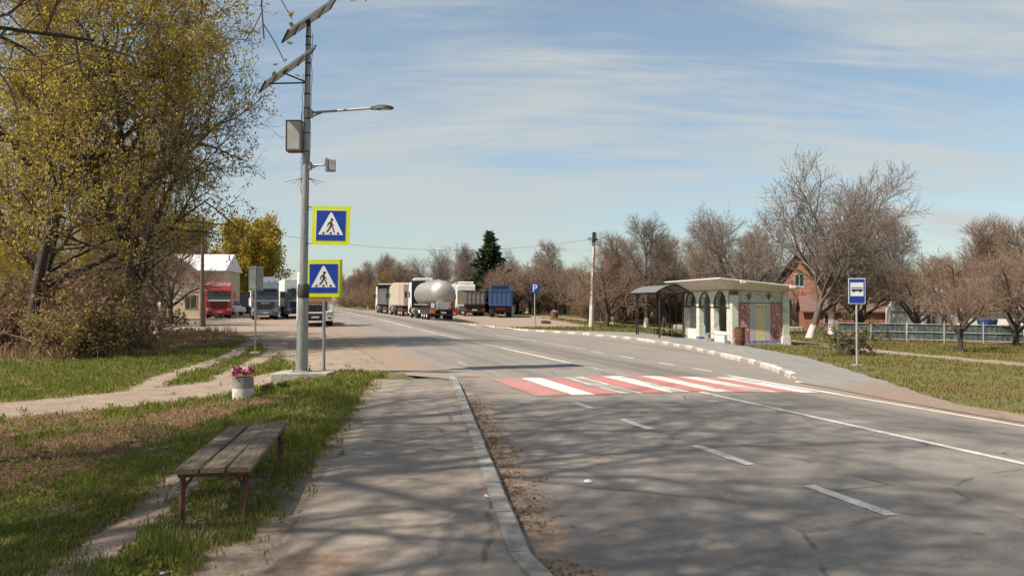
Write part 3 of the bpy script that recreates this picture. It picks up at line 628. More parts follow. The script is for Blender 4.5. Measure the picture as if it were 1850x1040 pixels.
def signs():
    s = thing('pedestrian_sign', 'upper yellow-framed blue pedestrian crossing sign bracketed to the lamp post', 'traffic sign', (-4.34, 18.55, 3.5), R(-3))
    s.rotation_euler = (0, R(1.5), R(-4)); ped_sign(s, .93, 1)
    for z in (-.43, .45): MB().tube([(-.72, .16, z), (-.1, .03, z)], .014, 6).build('bracket', M['dark_steel'], s)
    MB().tube([(-.72, .16, .42), (-.45, .06, .36)], .008, 5).build('tie_wire', M['dark_steel'], s)
    s = thing('pedestrian_sign', 'lower yellow-framed blue pedestrian crossing sign on its own thin post', 'traffic sign', (-4.68, 19.3, Gz(-4.68, 19.3)), R(-2))
    b = link(bpy.data.objects.new('sign_board', None)); b.parent = s; b.location = (0, -.05, 2.35)
    ped_sign(b, .93, 1)
    for ch in list(b.children): ch.parent = s; ch.location = b.location
    bpy.data.objects.remove(b)
    MB().tube([(0, 0, -.2), (0, 0, 2.75)], .038, 10).build('post', M['galv'], s, True)
    for z in (2.05, 2.65): MB().box((0, -.015, z), (.14, .05, .04)).build('clamp', M['dark_steel'], s)
    # back of a sign across the track
    x, y_ = -9.2, 27.8; g = Gz(x, y_)
    s = thing('traffic_sign', 'rear of a plain grey metal sign on a thin post in the grass', 'traffic sign', (x, y_, g), R(8))
    MB().tube([(0, 0, -.1), (0, 0, 3.2)], .032, 8).build('post', M['galv'], s, True)
    MB().box((-.125, .05, 2.72), (.25, .006, .88)).build('plate', M['alu'], s); MB().box((.13, .06, 2.72), (.23, .006, .88)).build('plate', M['galv'], s)
    for z in (2.36, 3.1): MB().box((0, .035, z), (.5, .02, .035)).build('rail', M['galv'], s)
    for xx in (-.25, .25): MB().box((xx, .055, 2.72), (.012, .03, .89)).build('rim', M['galv'], s)
    MB().prism([(-.17, -.17), (.17, -.15), (.16, .17), (-.16, .16)], 'z', -.2, .1).build('concrete_foot', M['concrete'], s, bevel=.02)
    MB().tube([(0, 0, 3.2), (.0, 0, 3.3)], .012, 5).build('post_tip', M['dark_steel'], s)
    # bus stop sign
    x, y_ = 12.18, 27.4; g = Gz(x, y_)
    s = thing('bus_stop_sign', 'blue bus stop sign with white bus panel on a pale post', 'traffic sign', (x, y_, g), R(-6))
    MB().tube([(0, 0, -.2), (0, 0, 2.9)], .036, 8).build('post', M['fence_white'], s, True)
    MB().box((0, -.045, 2.62), (.58, .008, .9)).build('border', M['sign_white'], s, bevel=.002)
    MB().box((0, -.052, 2.62), (.53, .004, .85)).build('blue_field', M['sign_blue'], s)
    MB().box((0, -.057, 2.68), (.44, .004, .48)).build('white_panel', M['sign_white'], s)
    B = MB(); B.prism([(-.19, 2.62), (.19, 2.62), (.19, 2.68), (-.19, 2.68)], 'y', -.065, -.061)
    B.prism([(-.19, 2.735), (.18, 2.735), (.17, 2.752), (-.18, 2.752)], 'y', -.065, -.061)
    for i in range(6): xx = -.185+i*.073; B.prism([(xx, 2.679), (xx+.012, 2.679), (xx+.012, 2.736), (xx, 2.736)], 'y', -.0652, -.0612)
    for xx in (-.11, .11): B.prism([(xx+.035*math.cos(a*math.pi/5), 2.615+.035*math.sin(a*math.pi/5)) for a in range(10)], 'y', -.066, -.062)
    B.build('bus_symbol', M['sign_black'], s)
    for z in (2.35, 2.85): MB().box((0, -.02, z), (.1, .04, .03)).build('clamp', M['galv'], s)
    MB().prism([(-.2, -.12), (.2, -.1), (.18, .15), (-.18, .14)], 'z', -.2, .03).build('concrete_foot', M['concrete'], s, bevel=.01)
    # parking sign
    x, y_ = 1.91, 65.1; g = Gz(x, y_)
    s = thing('parking_sign', 'small blue parking sign with white letter P by the far kerb', 'traffic sign', (x, y_, g), R(4))
    MB().tube([(0, 0, -.2), (0, 0, 3.3)], .05, 8).build('post', M['fence_white'], s, True)
    MB().box((0, -.06, 3.3), (.72, .01, .82)).build('blue_board', M['sign_blue'], s)
    inst('letter', text_mesh('P', .85, M['sign_white'], .004, 'letter', .012), s, (0, -.075, 3.3), (R(90), 0, 0))
signs()
def planter():
    x, y_ = -5.3, 15.3; p = thing('flower_planter', 'small white-bottomed concrete pipe planter with pink flowers', 'planter', (x, y_, Gz(x, y_)-.02), R(20))
    MB().lathe([(.19, -.1), (.2, 0), (.205, .21)], 14).build('whitewashed_base', M['whitewash'], p, True)
    MB().lathe([(.203, .21), (.2, .42), (.165, .42), (.16, .36)], 14).build('rim', M['planter'], p, True)
    rg = random.Random(3)
    for i in range(16):
        F = MB(); n = 6; r = rg.uniform(.05, .085); c = Vector((rg.uniform(-.16, .16), rg.uniform(-.16, .16), .46+rg.uniform(0, .1)))
        T = Matrix.Rotation(rg.uniform(-.8, .8), 3, 'X') @ Matrix.Rotation(rg.uniform(-.8, .8), 3, 'Y')
        for k in range(n):
            a = 2*math.pi*k/n; b = a+.9
            F.add([c, c+T @ Vector((r*math.cos(a), r*math.sin(a), .02)), c+T @ Vector((r*1.15*math.cos((a+b)/2), r*1.15*math.sin((a+b)/2), .05)), c+T @ Vector((r*math.cos(b), r*math.sin(b), .015))], [(0, 1, 2, 3)])
        F.build('flower', M['flower'], p)
planter()
o = MB().lathe([(.035, 0), (.042, .006), (.03, .02), (.01, .026)], 10).build('bottle_cap', M['sign_white'], None, True, loc=(.76, 7.8, -.115))
o.scale = (1.1, 1.1, 1); setp(o, 'small crushed white plastic lid lying on the asphalt', 'litter')
rg = random.Random(11)
for (x, y_, nm, lb) in ((-2.45, 5.98, 'paper_scrap', 'white scrap of paper at the foot of the bench leg'), (-3.85, 8.9, 'paper_scrap', 'white crumpled paper in the grass left of the bench'), (-2.15, 4.85, 'paper_scrap', 'flat white paper strip on bare soil by the pavement corner'), (-.22, 6.72, 'paper_scrap', 'tiny white paper bit on the kerb stone')):
    V = []; k = 5
    for i in range(k):
        for j in range(3): V.append((i*.018-.036+rg.uniform(-.006, .006), j*.013-.013+rg.uniform(-.005, .005), rg.uniform(.0, .014)))
    F = [(i*3+j, i*3+j+1, i*3+j+4, i*3+j+3) for i in range(k-1) for j in range(2)]
    o = MB().add(V, F).build(nm, M['sign_white'], None, loc=(x, y_, max(Gz(x, y_), .0 if x > -1.8 else -9)+.012), rot=(0, 0, rg.uniform(0, 3))); setp(o, lb, 'litter')

# ------------------------------------------------------------------ bus stop building, shelter, poles
def bus_stop():
    gx, gy = 11.6, 40.7; g = Gz(gx, gy)
    B = thing('bus_stop_building', 'small mosaic bus stop pavilion with arched front and flat white roof', 'bus stop', (gx, gy, g), R(7))
    Lb, Wd, H = 7.6, 3.0, 2.95     # local x away from road, y along the road
    MB().span((-.1, -.12, -.4), (Wd+.1, Lb+.1, .05)).build('floor_slab', M['concrete'], B)
    # roof: thin bright edge, soffit rising outwards
    e0, e1 = 3.5, 3.05
    def zr(x): return e0+(e1-e0)*(x+1.0)/(Wd+1.6)
    x0, x1, y0, y1 = -1.0, Wd+.6, -.68, Lb+.68
    Rf = MB(); Rf.add([(x0, y0, zr(x0)-.06), (x1, y0, zr(x1)-.06), (x1, y1, zr(x1)-.06), (x0, y1, zr(x0)-.06), (x0, y0, zr(x0)), (x1, y0, zr(x1)), (x1, y1, zr(x1)), (x0, y1, zr(x0))],
        [(0, 3, 2, 1), (4, 5, 6, 7), (0, 1, 5, 4), (1, 2, 6, 5), (2, 3, 7, 6), (3, 0, 4, 7)]); rf = Rf.build('roof', M['white_wall'], B)
    S = MB(); za = lambda x: zr(x)-.063
    wt = 2.88
    S.add([(x0+.03, y0+.03, za(x0)), (x1-.03, y0+.03, za(x1)), (x1-.03, y1-.03, za(x1)), (x0+.03, y1-.03, za(x0)), (.0, -.0, wt), (Wd, -.0, wt-.12), (Wd, Lb, wt-.12), (0, Lb, wt)],
        [(0, 1, 5, 4), (1, 2, 6, 5), (2, 3, 7, 6), (3, 0, 4, 7), (4, 5, 6, 7)]); S.build('soffit', M['cream'], B)
    for xx in (.25, Wd-.05):
        MB().box((xx, y0-.02, zr(xx)-.09), (.28, .16, .14)).build('beam_end', M['white_wall'], rf)
    # rusty frame on the roof
    fr = MB(); fy0, fy1, fx = 4.2, 6.6, .4; z0 = zr(fx)
    for yy in (fy0, (fy0+fy1)/2, fy1): fr.tube([(fx, yy, z0-.02), (fx, yy, z0+.62)], .022, 5)
    for zz in (.05, .6): fr.tube([(fx, fy0, z0+zz), (fx, fy1, z0+zz)], .022, 5)
    fr.build('sign_frame', M['rust'], rf)
    # end wall facing the camera
    W_ = MB().span((.1, .06, 0), (Wd-.1, .22, 2.8)).build('end_wall', M['mos_green'], B)
    MB().span((.28, .035, 2.17), (Wd-.28, .058, 2.2)).build('dark_moulding', M['dark_steel'], B)
    for a, b, m in ((.28, .95, 'mos_red'), (.953, 1.25, 'mos_grey'), (1.253, 1.78, 'mos_yellow'), (1.783, 2.08, 'mos_grey'), (2.083, 2.72, 'mos_red')):
        MB().span((a, .03, .2), (b, .056, 2.165)).build('mosaic_panel', M[m], B)
    MB().span((.26, .022, 0), (2.74, .056, .197)).build('blue_plinth', M['mos_blue'], B)
    for xx in (.9, 2.0):            # dark flower emblems in the frieze
        E_ = MB()
        for dx, dz, w in ((0, .0, .3), (-.1, .09, .16), (.1, .09, .16), (0, .2, .12), (0, -.09, .12)): E_.box((xx+dx, .05, 2.5+dz), (w, .02, .045))
        E_.box((xx, .048, 2.52), (.03, .022, .36)); E_.build('flower_emblem', M['dark_steel'], B)
    for xx, zz in ((1.38, 1.98), (1.64, 1.98)): MB().box((xx, .024, zz), (.07, .012, .05)).build('mosaic_spot', M['dark_steel'], B)
    U = MB(); U.tube([(2.28, .02, .62), (2.34, .02, .4), (2.42, .02, .35), (2.5, .02, .4), (2.56, .02, .62)], .02, 5); U.tube([(2.3, .02, .66), (2.54, .02, .66)], .02, 5); U.build('vase_emblem', M['dark_steel'], B)
    Fp = MB(); Fp.prism([(.38, 1.15), (.45, 1.4), (.52, 1.1), (.62, .85), (.5, .7), (.36, .75)], 'y', .018, .029); Fp.build('figure_mosaic', M['pink_wall'], B)
    # corner pilasters
    MB().span((-.06, -.06, 0), (.27, .3, 2.6)).build('corner_pilaster', M['pale_green'], B)
    MB().span((-.065, -.065, 2.6), (.275, .3, 2.82)).build('pilaster_cap', M['rust_box'], B)
    MB().span((Wd-.27, -.1, .0), (Wd+.08, .3, 2.72)).build('corner_pilaster', M['pale_green'], B)
    MB().prism([(Wd-.4, -.35), (Wd+.16, -.35), (Wd+.1, .42), (Wd-.3, .42)], 'y', -.16, .36).build('white_foot', M['whitewash'], B)
    # back and far walls
    MB().span((Wd-.22, .225, 0), (Wd-.02, Lb-.2, 2.76)).build('back_wall', M['pink_wall'], B); MB().span((.12, Lb-.25, 0), (Wd-.02, Lb-.02, 2.8)).build('far_wall', M['mos_white'], B)
    # arched front
    n = 3; pw_ = .5; bay = (Lb-.3-pw_)/n; r = (bay-pw_)/2; spring = 1.95
    for i in range(n+1):
        yc = .3+pw_/2+i*bay if i else .3+pw_/2
        MB().span((-.02, yc-pw_/2, 0), (.26, yc+pw_/2, spring)).build('pillar', M['mos_white'], B)
        MB().span((-.035, yc-pw_/2-.02, .0), (.275, yc+pw_/2+.02, .2)).build('pillar_base', M['mos_blue'], B)
        MB().span((-.04, yc-pw_/2-.03, spring-.05), (.28, yc+pw_/2+.03, spring+.01)).build('pillar_cap', M['dark_steel'], B)
    ya, yb = .3, .3+pw_+n*bay
    for i in range(n):
        yc = .3+pw_+i*bay+r; top = 2.83
        pts = [(yc-bay/2, spring+.012), (yc-r, spring+.012)]+[(yc-r*math.cos(math.pi*k/14), spring+.012+min(r*math.sin(math.pi*k/14)*.92, .84)) for k in range(1, 14)]+[(yc+r, spring+.012), (yc+bay/2, spring+.012), (yc+bay/2, top), (yc-bay/2, top)]
        # split in two halves at the crown so that the outline stays simple
        h = len(pts)
        arc = pts[1:-3]
        A1 = MB()
        for (p, q) in zip(arc, arc[1:]):
            A1.prism([p, q, (q[0], top), (p[0], top)], 'x', -.02, .26)
        A1.span((-.02, yc-bay/2, spring+.012), (.26, yc-r, top)); A1.span((-.02, yc+r, spring+.012), (.26, yc+bay/2, top))
        A1.build('arch', M['mos_white'], B)
        T = MB(); T.tube([(-.03, p[0]+(yc-p[0])*.06, p[1]) for p in arc], .05, 6); T.build('arch_trim', M['dark_steel'], B)
        if i != 1:
            Fl = MB()
            for k in range(1, 9):
                a = math.pi*k/9; Fl.tube([(.1, yc, spring+.02), (.1, yc-r*.97*math.cos(a), spring+.02+.8*math.sin(a))], .022, 4)
            Fl.tube([(.1, yc-r, spring+.02), (.1, yc+r, spring+.02)], .03, 4); Fl.build('fan_grille', M['dark_steel'], B)
            MB().span((.0, yc-r, .0), (.22, yc+r, .62)).build('low_wall', M['white_wall'], B)
        MB().span((.9, yc+r*.2, .06), (.96, yc+r*.9, 2.3)).build('inner_panel', M['teal_panel'], B)
    MB().span((1.5, .8, .45), (1.95, Lb-.8, .5)).build('seat_plank', M['wood'], B)
    for yy in (1.2, 3.8, 6.4): MB().span((1.6, yy, .05), (1.85, yy+.12, .45)).build('seat_support', M['concrete'], B)
    MB().span((-.45, .0, .0), (-.32, .14, .5)).build('front_stub_post', M['fence_white'], B)
    MB().tube([(-.38, .07, .48), (-.38, 2.6, .48)], .03, 6).build('front_rail', M['fence_white'], B); MB().span((-.45, 2.55, 0), (-.32, 2.68, .5)).build('front_stub_post', M['fence_white'], B)
    # bin beside the wall
    x, y_ = 11.75, 39.95; b = thing('trash_bin', 'rusty red-brown cylindrical bin by the mosaic end wall', 'bin', (x, y_, Gz(x, y_)+.02))
    MB().lathe([(.2, 0), (.24, .05), (.24, .88), (.26, .9), (.26, .93), (.22, .93), (.2, .5)], 14).build('drum', M['rust'], b, True)
    for z in (.3, .62): MB().lathe([(.241, z), (.252, z+.012), (.252, z+.03), (.241, z+.042)], 14).build('hoop', M['rust_box'], b, True)
    MB().box((-.3, .03, .42), (.1, .1, .85)).build('support_post', M['mos_red'], b)
bus_stop()
def shelter():
    x, y_ = 9.0, 47.3; g = Gz(x, y_)
    S = thing('metal_shelter', 'dark steel bus shelter frame with curved grey sheet roof', 'shelter', (x, y_, g), R(7))
    Wd, L = 1.5, 5.0; H = 2.75
    for yy in (0, L/2, L):
        for xx in (0, Wd):
            if yy == L/2 and xx == 0: continue
            MB().box((xx, yy, H/2), (.09, .09, H)).build('post', M['brown_steel'], S)
    for xx in (.1, Wd-.1): MB().box((xx, L-.1, H/2), (.06, .06, H)).build('post', M['brown_steel'], S)
    for yy in (1.3, 3.7): MB().box((Wd, yy, H/2), (.05, .05, H)).build('post', M['brown_steel'], S)
    arc = [(-.35+(Wd+.7)*k/14, H+.05+.46*math.sin(math.pi*k/14)) for k in range(15)]
    R_ = MB()
    for p, q in zip(arc, arc[1:]): R_.add([(p[0], -.35, p[1]), (q[0], -.35, q[1]), (q[0], L+.35, q[1]), (p[0], L+.35, p[1]), (p[0], -.35, p[1]+.015), (q[0], -.35, q[1]+.015), (q[0], L+.35, q[1]+.015), (p[0], L+.35, p[1]+.015)], [(0, 3, 2, 1), (4, 5, 6, 7), (0, 1, 5, 4), (2, 3, 7, 6)])
    R_.build('roof_sheet', M['polycarb'], S, True)
    for yy in (-.3, L/2, L+.3):
        T = MB(); T.tube([(p[0], yy, p[1]-.03) for p in arc], .03, 5); T.tube([(-.33, yy, H+.02), (Wd+.33, yy, H+.02)], .03, 5)
        for k in range(2, 13, 2): T.tube([(arc[k][0], yy, arc[k][1]-.03), (arc[k][0]+.12*(1 if k < 7 else -1), yy, H+.02)], .016, 4)
        T.build('roof_truss', M['brown_steel'], S)
    for xx in (0, Wd): MB().tube([(xx, -.3, H+.02), (xx, L+.3, H+.02)], .035, 5).build('roof_beam', M['brown_steel'], S)
    for z in (.5, 2.2): MB().tube([(Wd, 0, z), (Wd, L, z)], .022, 4).build('rail', M['brown_steel'], S)
    MB().tube([(.1, L-.1, 2.2), (Wd, L-.1, 2.2)], .022, 4).build('rail', M['brown_steel'], S)
    for k in range(3): MB().box((Wd-.5+k*.14, L/2-.2, .5), (.11, L-.6, .035)).build('seat_slat', M['wood'], S)
    for yy in (.6, 2.4, 4.2):
        MB().tube([(Wd-.52, yy, .48), (Wd-.1, yy, .1)], .02, 4).build('seat_brace', M['brown_steel'], S); MB().box((Wd-.5, yy, .24), (.04, .04, .48)).build('seat_leg', M['brown_steel'], S)
shelter()
def poles():
    x, y_ = 6.97, 68.3; g = Gz(x, y_)
    P = thing('utility_pole', 'pale concrete utility pole standing beyond the bus bay', 'utility pole', (x, y_, g), R(0)); P.rotation_euler = (0, R(1.9), 0)
    MB().tube([(0, 0, -.5), (0, 0, 8.3)], [.2, .14], 4).build('shaft', M['pole_conc'], P)
    MB().lathe([(.205, -.2), (.2, 1.9), (.207, 1.9), (.207, 1.96), (.19, 1.96)], 8).build('painted_band', M['whitewash'], P)
    MB().box((0, -.02, 7.9), (.3, .3, .9)).build('head_bracket', M['dark_steel'], P, bevel=.03)
    lm = MB().box((0, 0, 0), (.42, .3, .2)).build('floodlight', M['dark_steel'], P, bevel=.03, loc=(-.35, -.15, 7.75)); MB().box((0, -.16, 0), (.36, .02, .15)).build('lens', M['lamp_clear'], lm)
    MB().tube([(.2, 0, 8.3), (.2, 0, 7.9)], .03, 5).build('insulator', M['sign_white'], P); MB().box((.22, 0, 7.7), (.14, .14, .2)).build('junction_box', M['dark_steel'], P)
    x, y_ = -21.5, 53.7; g2 = Gz(x, y_)
    Q = thing('utility_pole', 'old brown wooden utility pole among the trees left of the trucks', 'utility pole', (x, y_, g2))
    MB().tube([(0, 0, -.5), (.05, 0, 7.6)], [.15, .105], 8).build('shaft', M['pole_wood'], Q, True)
    MB().tube([(.16, .05, -.4), (.12, .02, 2.4)], [.11, .1], 6).build('stub_brace', M['pole_wood'], Q)
    MB().box((.05, 0, 7.1), (1.0, .1, .1)).build('crossarm', M['pole_wood'], Q)
    for xx in (-.4, .45): MB().lathe([(.03, 0), (.05, .06), (.035, .12), (.04, .16)], 6).build('insulator', M['sign_white'], Q, loc=(xx, 0, 7.15))
    a = Vector((-21.1, 53.7, g2+7.3)); b = Vector((6.97, 68.3, g+7.75)); pts = []
    for i in range(41):
        f = i/40; p = a.lerp(b, f); p.z -= 4*1.45*f*(1-f); pts.append(p)
    setp(MB().tube(pts, .011, 4).build('overhead_wire', M['wire'], None), 'thin overhead wire sagging across the road between the poles', 'wire')
poles()

# ------------------------------------------------------------------ trucks (local: front bumper at y=0 facing -y, length along +y)
def wheel_meshes():
    T = Matrix.Rotation(R(90), 4, 'Y')
    ty = MB().lathe([(.3, -.14), (.44, -.15), (.5, -.12), (.515, -.05), (.515, .05), (.5, .12), (.44, .15), (.3, .14)], 20, T, True).mesh('tyre', M['rubber'], True)
    rm = MB().lathe([(.02, -.06), (.1, -.09), (.14, -.05), (.2, .02), (.27, -.06), (.305, -.13), (.31, .13), (.2, .1), (.02, .1)], 16, T).mesh('rim', M['rim'], True)
    return ty, rm
TYRE, RIM = wheel_meshes()
def wheel(par, x, y_, dual=False):
    s = 1 if x > 0 else -1
    w = inst('wheel', TYRE, par, (x, y_, .515), (0, 0, 0 if s < 0 else math.pi), (1.9 if dual else 1.05, 1, 1)); inst('rim', RIM, w, (-.0, 0, 0), (0, 0, 0), (.7 if dual else 1, 1, 1))
def cab(T, paint, H=3.65, grille='black', text=None, deflector=True, visor=None, orange=False, rear_dark=True, band=None, y0=0.):
    """cab-over tractor cab; front face at y0"""
    w = 1.22
    Y = lambda y_: y0+y_
    prof = [(.06, .95), (.0, 1.1), (.0, 1.72), (.05, 1.9), (.33, 2.85), (.42, 3.05), (.62, H-.12), (.95, H), (2.2, H), (2.26, H-.1), (2.26, 1.02), (2.05, .98), (1.95, .98), (1.85, 1.2), (1.62, 1.36), (1.2, 1.36), (.96, 1.2), (.88, .95)]
    body = MB().prism([(Y(a), b) for a, b in prof], 'x', -w, w).build('cab_body', paint, T, bevel=.07, seg=2)
    sl = Vector((0, .28, .95)).normalized(); ang = math.atan2(.28, .95)
    ws = MB().box((0, 0, 0), (2.2, .03, .84)).build('windscreen', M['glass'], T, bevel=.012, loc=(0, Y(.175)-.008, 2.33), rot=(-ang, 0, 0))
    for sx in (-.55, .45): MB().tube([(sx, -.025, -.38), (sx-.5, -.025, -.3)], .012, 4).build('wiper', M['black'], ws)
    MB().prism([(Y(.2), 2.84), (Y(.07), 2.78), (Y(.09), 2.93), (Y(.34), 2.98)], 'x', -1.08, 1.08).build('sun_visor', visor or M['black'], T, bevel=.01)
    g = MB().box((0, Y(-.012), 1.32), (1.6, .06, .74)).build('grille', M['black'], T, bevel=.02)
    for i in range(4): MB().box((0, -.034, -.28+i*.15), (1.5, .02, .028)).build('grille_bar', paint if grille == 'paint' else M['chassis'], g, loc=(0, Y(-.012), 1.32))
    if text: inst('badge', text_mesh(text, .25, M['alu'], .006, 'badge', .006), T, (0, Y(-.062), 1.55), (R(90), 0, 0), (1.5, 1, 1))
    MB().prism([(Y(-.07), .42), (Y(-.09), .55), (Y(-.07), .93), (Y(.75), .93), (Y(.8), .42)], 'x', -.62, .62).build('bumper_centre', M['black'] if grille == 'black' else paint, T, bevel=.02)
    for sx in (-1, 1):
        bp = MB().prism([(sx*.63, Y(-.06)), (sx*1.1, Y(-.03)), (sx*1.235, Y(.15)), (sx*1.235, Y(.8)), (sx*.63, Y(.8))], 'z', .4, 1.1).build('bumper_corner', paint, T, bevel=.03)
        MB().prism([(sx*.78, Y(-.075)), (sx*1.1, Y(-.045)), (sx*1.2, Y(.08)), (sx*1.15, Y(.12)), (sx*.78, Y(.0))], 'z', .8, 1.0).build('headlight', M['lamp_clear'], T, bevel=.01)
        MB().prism([(sx*.8, Y(-.07)), (sx*1.08, Y(-.045)), (sx*1.08, Y(.05)), (sx*.8, Y(.05))], 'z', .54, .64).build('fog_light', M['glass'], T)
        dr = MB().box((sx*1.224, Y(1.0), 1.85), (.03, 1.05, 1.6)).build('door', paint, T, bevel=.012)
        MB().box((sx*1.235, Y(.98), 2.33), (.022, .85, .62)).build('side_window', M['glass'], dr); MB().box((sx*1.245, Y(1.38), 1.72), (.02, .16, .05)).build('handle', M['black'], dr)
        m_ = MB().box((sx*1.48, Y(.18), 2.35), (.24, .14, .62)).build('mirror', M['black'] if paint != M['p_red'] else paint, T, bevel=.03); MB().tube([(sx*1.2, Y(.25), 2.62), (sx*1.48, Y(.2), 2.6)], .02, 5).build('mirror_arm', M['black'], m_); MB().tube([(sx*1.2, Y(.25), 2.1), (sx*1.48, Y(.2), 2.1)], .02, 5).build('mirror_arm', M['black'], m_)
        MB().box((sx*1.2, Y(1.0), .72), (.1, .5, .3)).build('step', M['black'], T)
        wheel(T, sx*1.05, Y(1.42))
    MB().box((0, Y(-.095), .66), (.52, .012, .11)).build('number_plate', M['plate'], T)
    if grille == 'black': MB().box((0, Y(-.05), .965), (1.62, .07, .1)).build('front_strip', paint, T)
    if band: MB().box((0, Y(.0)-.018, 1.83), (2.1, .05, .16)).build('front_band', band, T)
    if orange: MB().box((0, Y(.02)-.02, 1.86), (2.1, .07, .24)).build('orange_banner', M['p_orange'], T, rot=(0, 0, 0))
    if deflector:
        D = MB().prism([(Y(.95), H-.02), (Y(2.1), H+.42), (Y(2.2), H+.42), (Y(2.2), H-.02)], 'x', -1.0, 1.0).build('roof_deflector', paint, T, bevel=.06)
    for sx in (-.8, -.3, .3, .8): MB().box((sx, Y(.62), H-.06), (.16, .06, .05)).build('marker_lamp', M['lamp_amber'], T)
def tractor_frame(T, y0=0., drive=(5.0,)):
    for sx in (-1, 1):
        MB().span((sx*.38-.05, y0+.8, .72), (sx*.38+.05, y0+6.0, .96)).build('frame_rail', M['chassis'], T)
        MB().tube([(sx*.95, y0+2.4, .68), (sx*.95, y0+3.6, .68)], .31, 12).build('fuel_tank', M['alu'], T)
        for d in drive:
            wheel(T, sx*.92, y0+d, True)
            MB().tube([(sx*.95, y0+d+.62*math.cos(a), .5+.62*math.sin(a)) for a in [k*math.pi/6 for k in range(1, 6)]], .06, 4).build('mudguard', M['black'], T)
def trailer_gear(T, ya, yb, axles, rear=True, skirt=None):
    for sx in (-1, 1):
        MB().span((sx*.45-.06, ya, .85), (sx*.45+.06, yb-.1, 1.12)).build('trailer_rail', M['chassis'], T)
        for a in axles: wheel(T, sx*1.03, a); MB().box((sx*1.03, a, 1.06), (.4, 1.15, .025)).build('mudguard', M['chassis'], T, bevel=.008)
        if skirt: MB().span((sx*1.2-.015, ya+2.5, .55), (sx*1.2+.015, axles[0]-.8, .85)).build('side_guard', skirt, T)
    for a in axles: MB().tube([(-1, a, .5), (1, a, .5)], .07, 6).build('axle', M['chassis'], T)
    if rear:
        MB().span((-1.2, yb-.1, .5), (1.2, yb, .62)).build('underrun_bar', M['chassis'], T); MB().span((-.3, yb-.02, .66), (.3, yb+.005, .8)).build('number_plate', M['plate'], T)
        for sx in (-1, 1): MB().span((sx*.85, yb-.03, .68), (sx*1.22, yb+.02, .86)).build('tail_lamp', M['lamp_red'], T)
def tipper(T, ya, yb, z0, z1, m, ribs=9, frame=None, gate=None):
    w = 1.24; B = MB(); t = .05
    B.span((-w, ya, z0), (w, yb, z0+.08)); B.span((-w, ya, z0+.08), (-w+t, yb, z1)); B.span((w-t, ya, z0+.08), (w, yb, z1)); B.span((-w+t, ya, z0+.08), (w-t, ya+t, z1))
    b = B.build('tipper_body', m, T)
    g = MB().span((-w+t, yb-.06, z0+.08), (w-t, yb+.01, z1-.06)).build('tailgate', gate or m, T)
    for sx in (-1, 1):
        for i in range(ribs): yy = ya+.1+(yb-ya-.2)*i/(ribs-1); MB().span((sx*(w+.003), yy-.05, z0), (sx*(w+.07), yy+.05, z1-.08)).build('side_rib', m, b)
        MB().span((sx*(w-.04), ya, z1), (sx*(w+.08), yb, z1+.09)).build('top_rail', m, b)
    for i in range(5): xx = -1.0+i*.5; MB().span((xx-.05, yb+.012, z0+.1), (xx+.05, yb+.07, z1-.08)).build('gate_rib', m, g)
    MB().span((-w, yb+.012, z1-.1), (w, yb+.09, z1)).build('gate_rail', frame or m, g); MB().span((-w, yb+.012, z0-.05), (w, yb+.09, z0+.08)).build('gate_sill', frame or m, g)
def place(name, label, x, y_, rz, group=None): return thing(name, label, 'truck', (x, y_, Gz(x, y_)), rz, group)
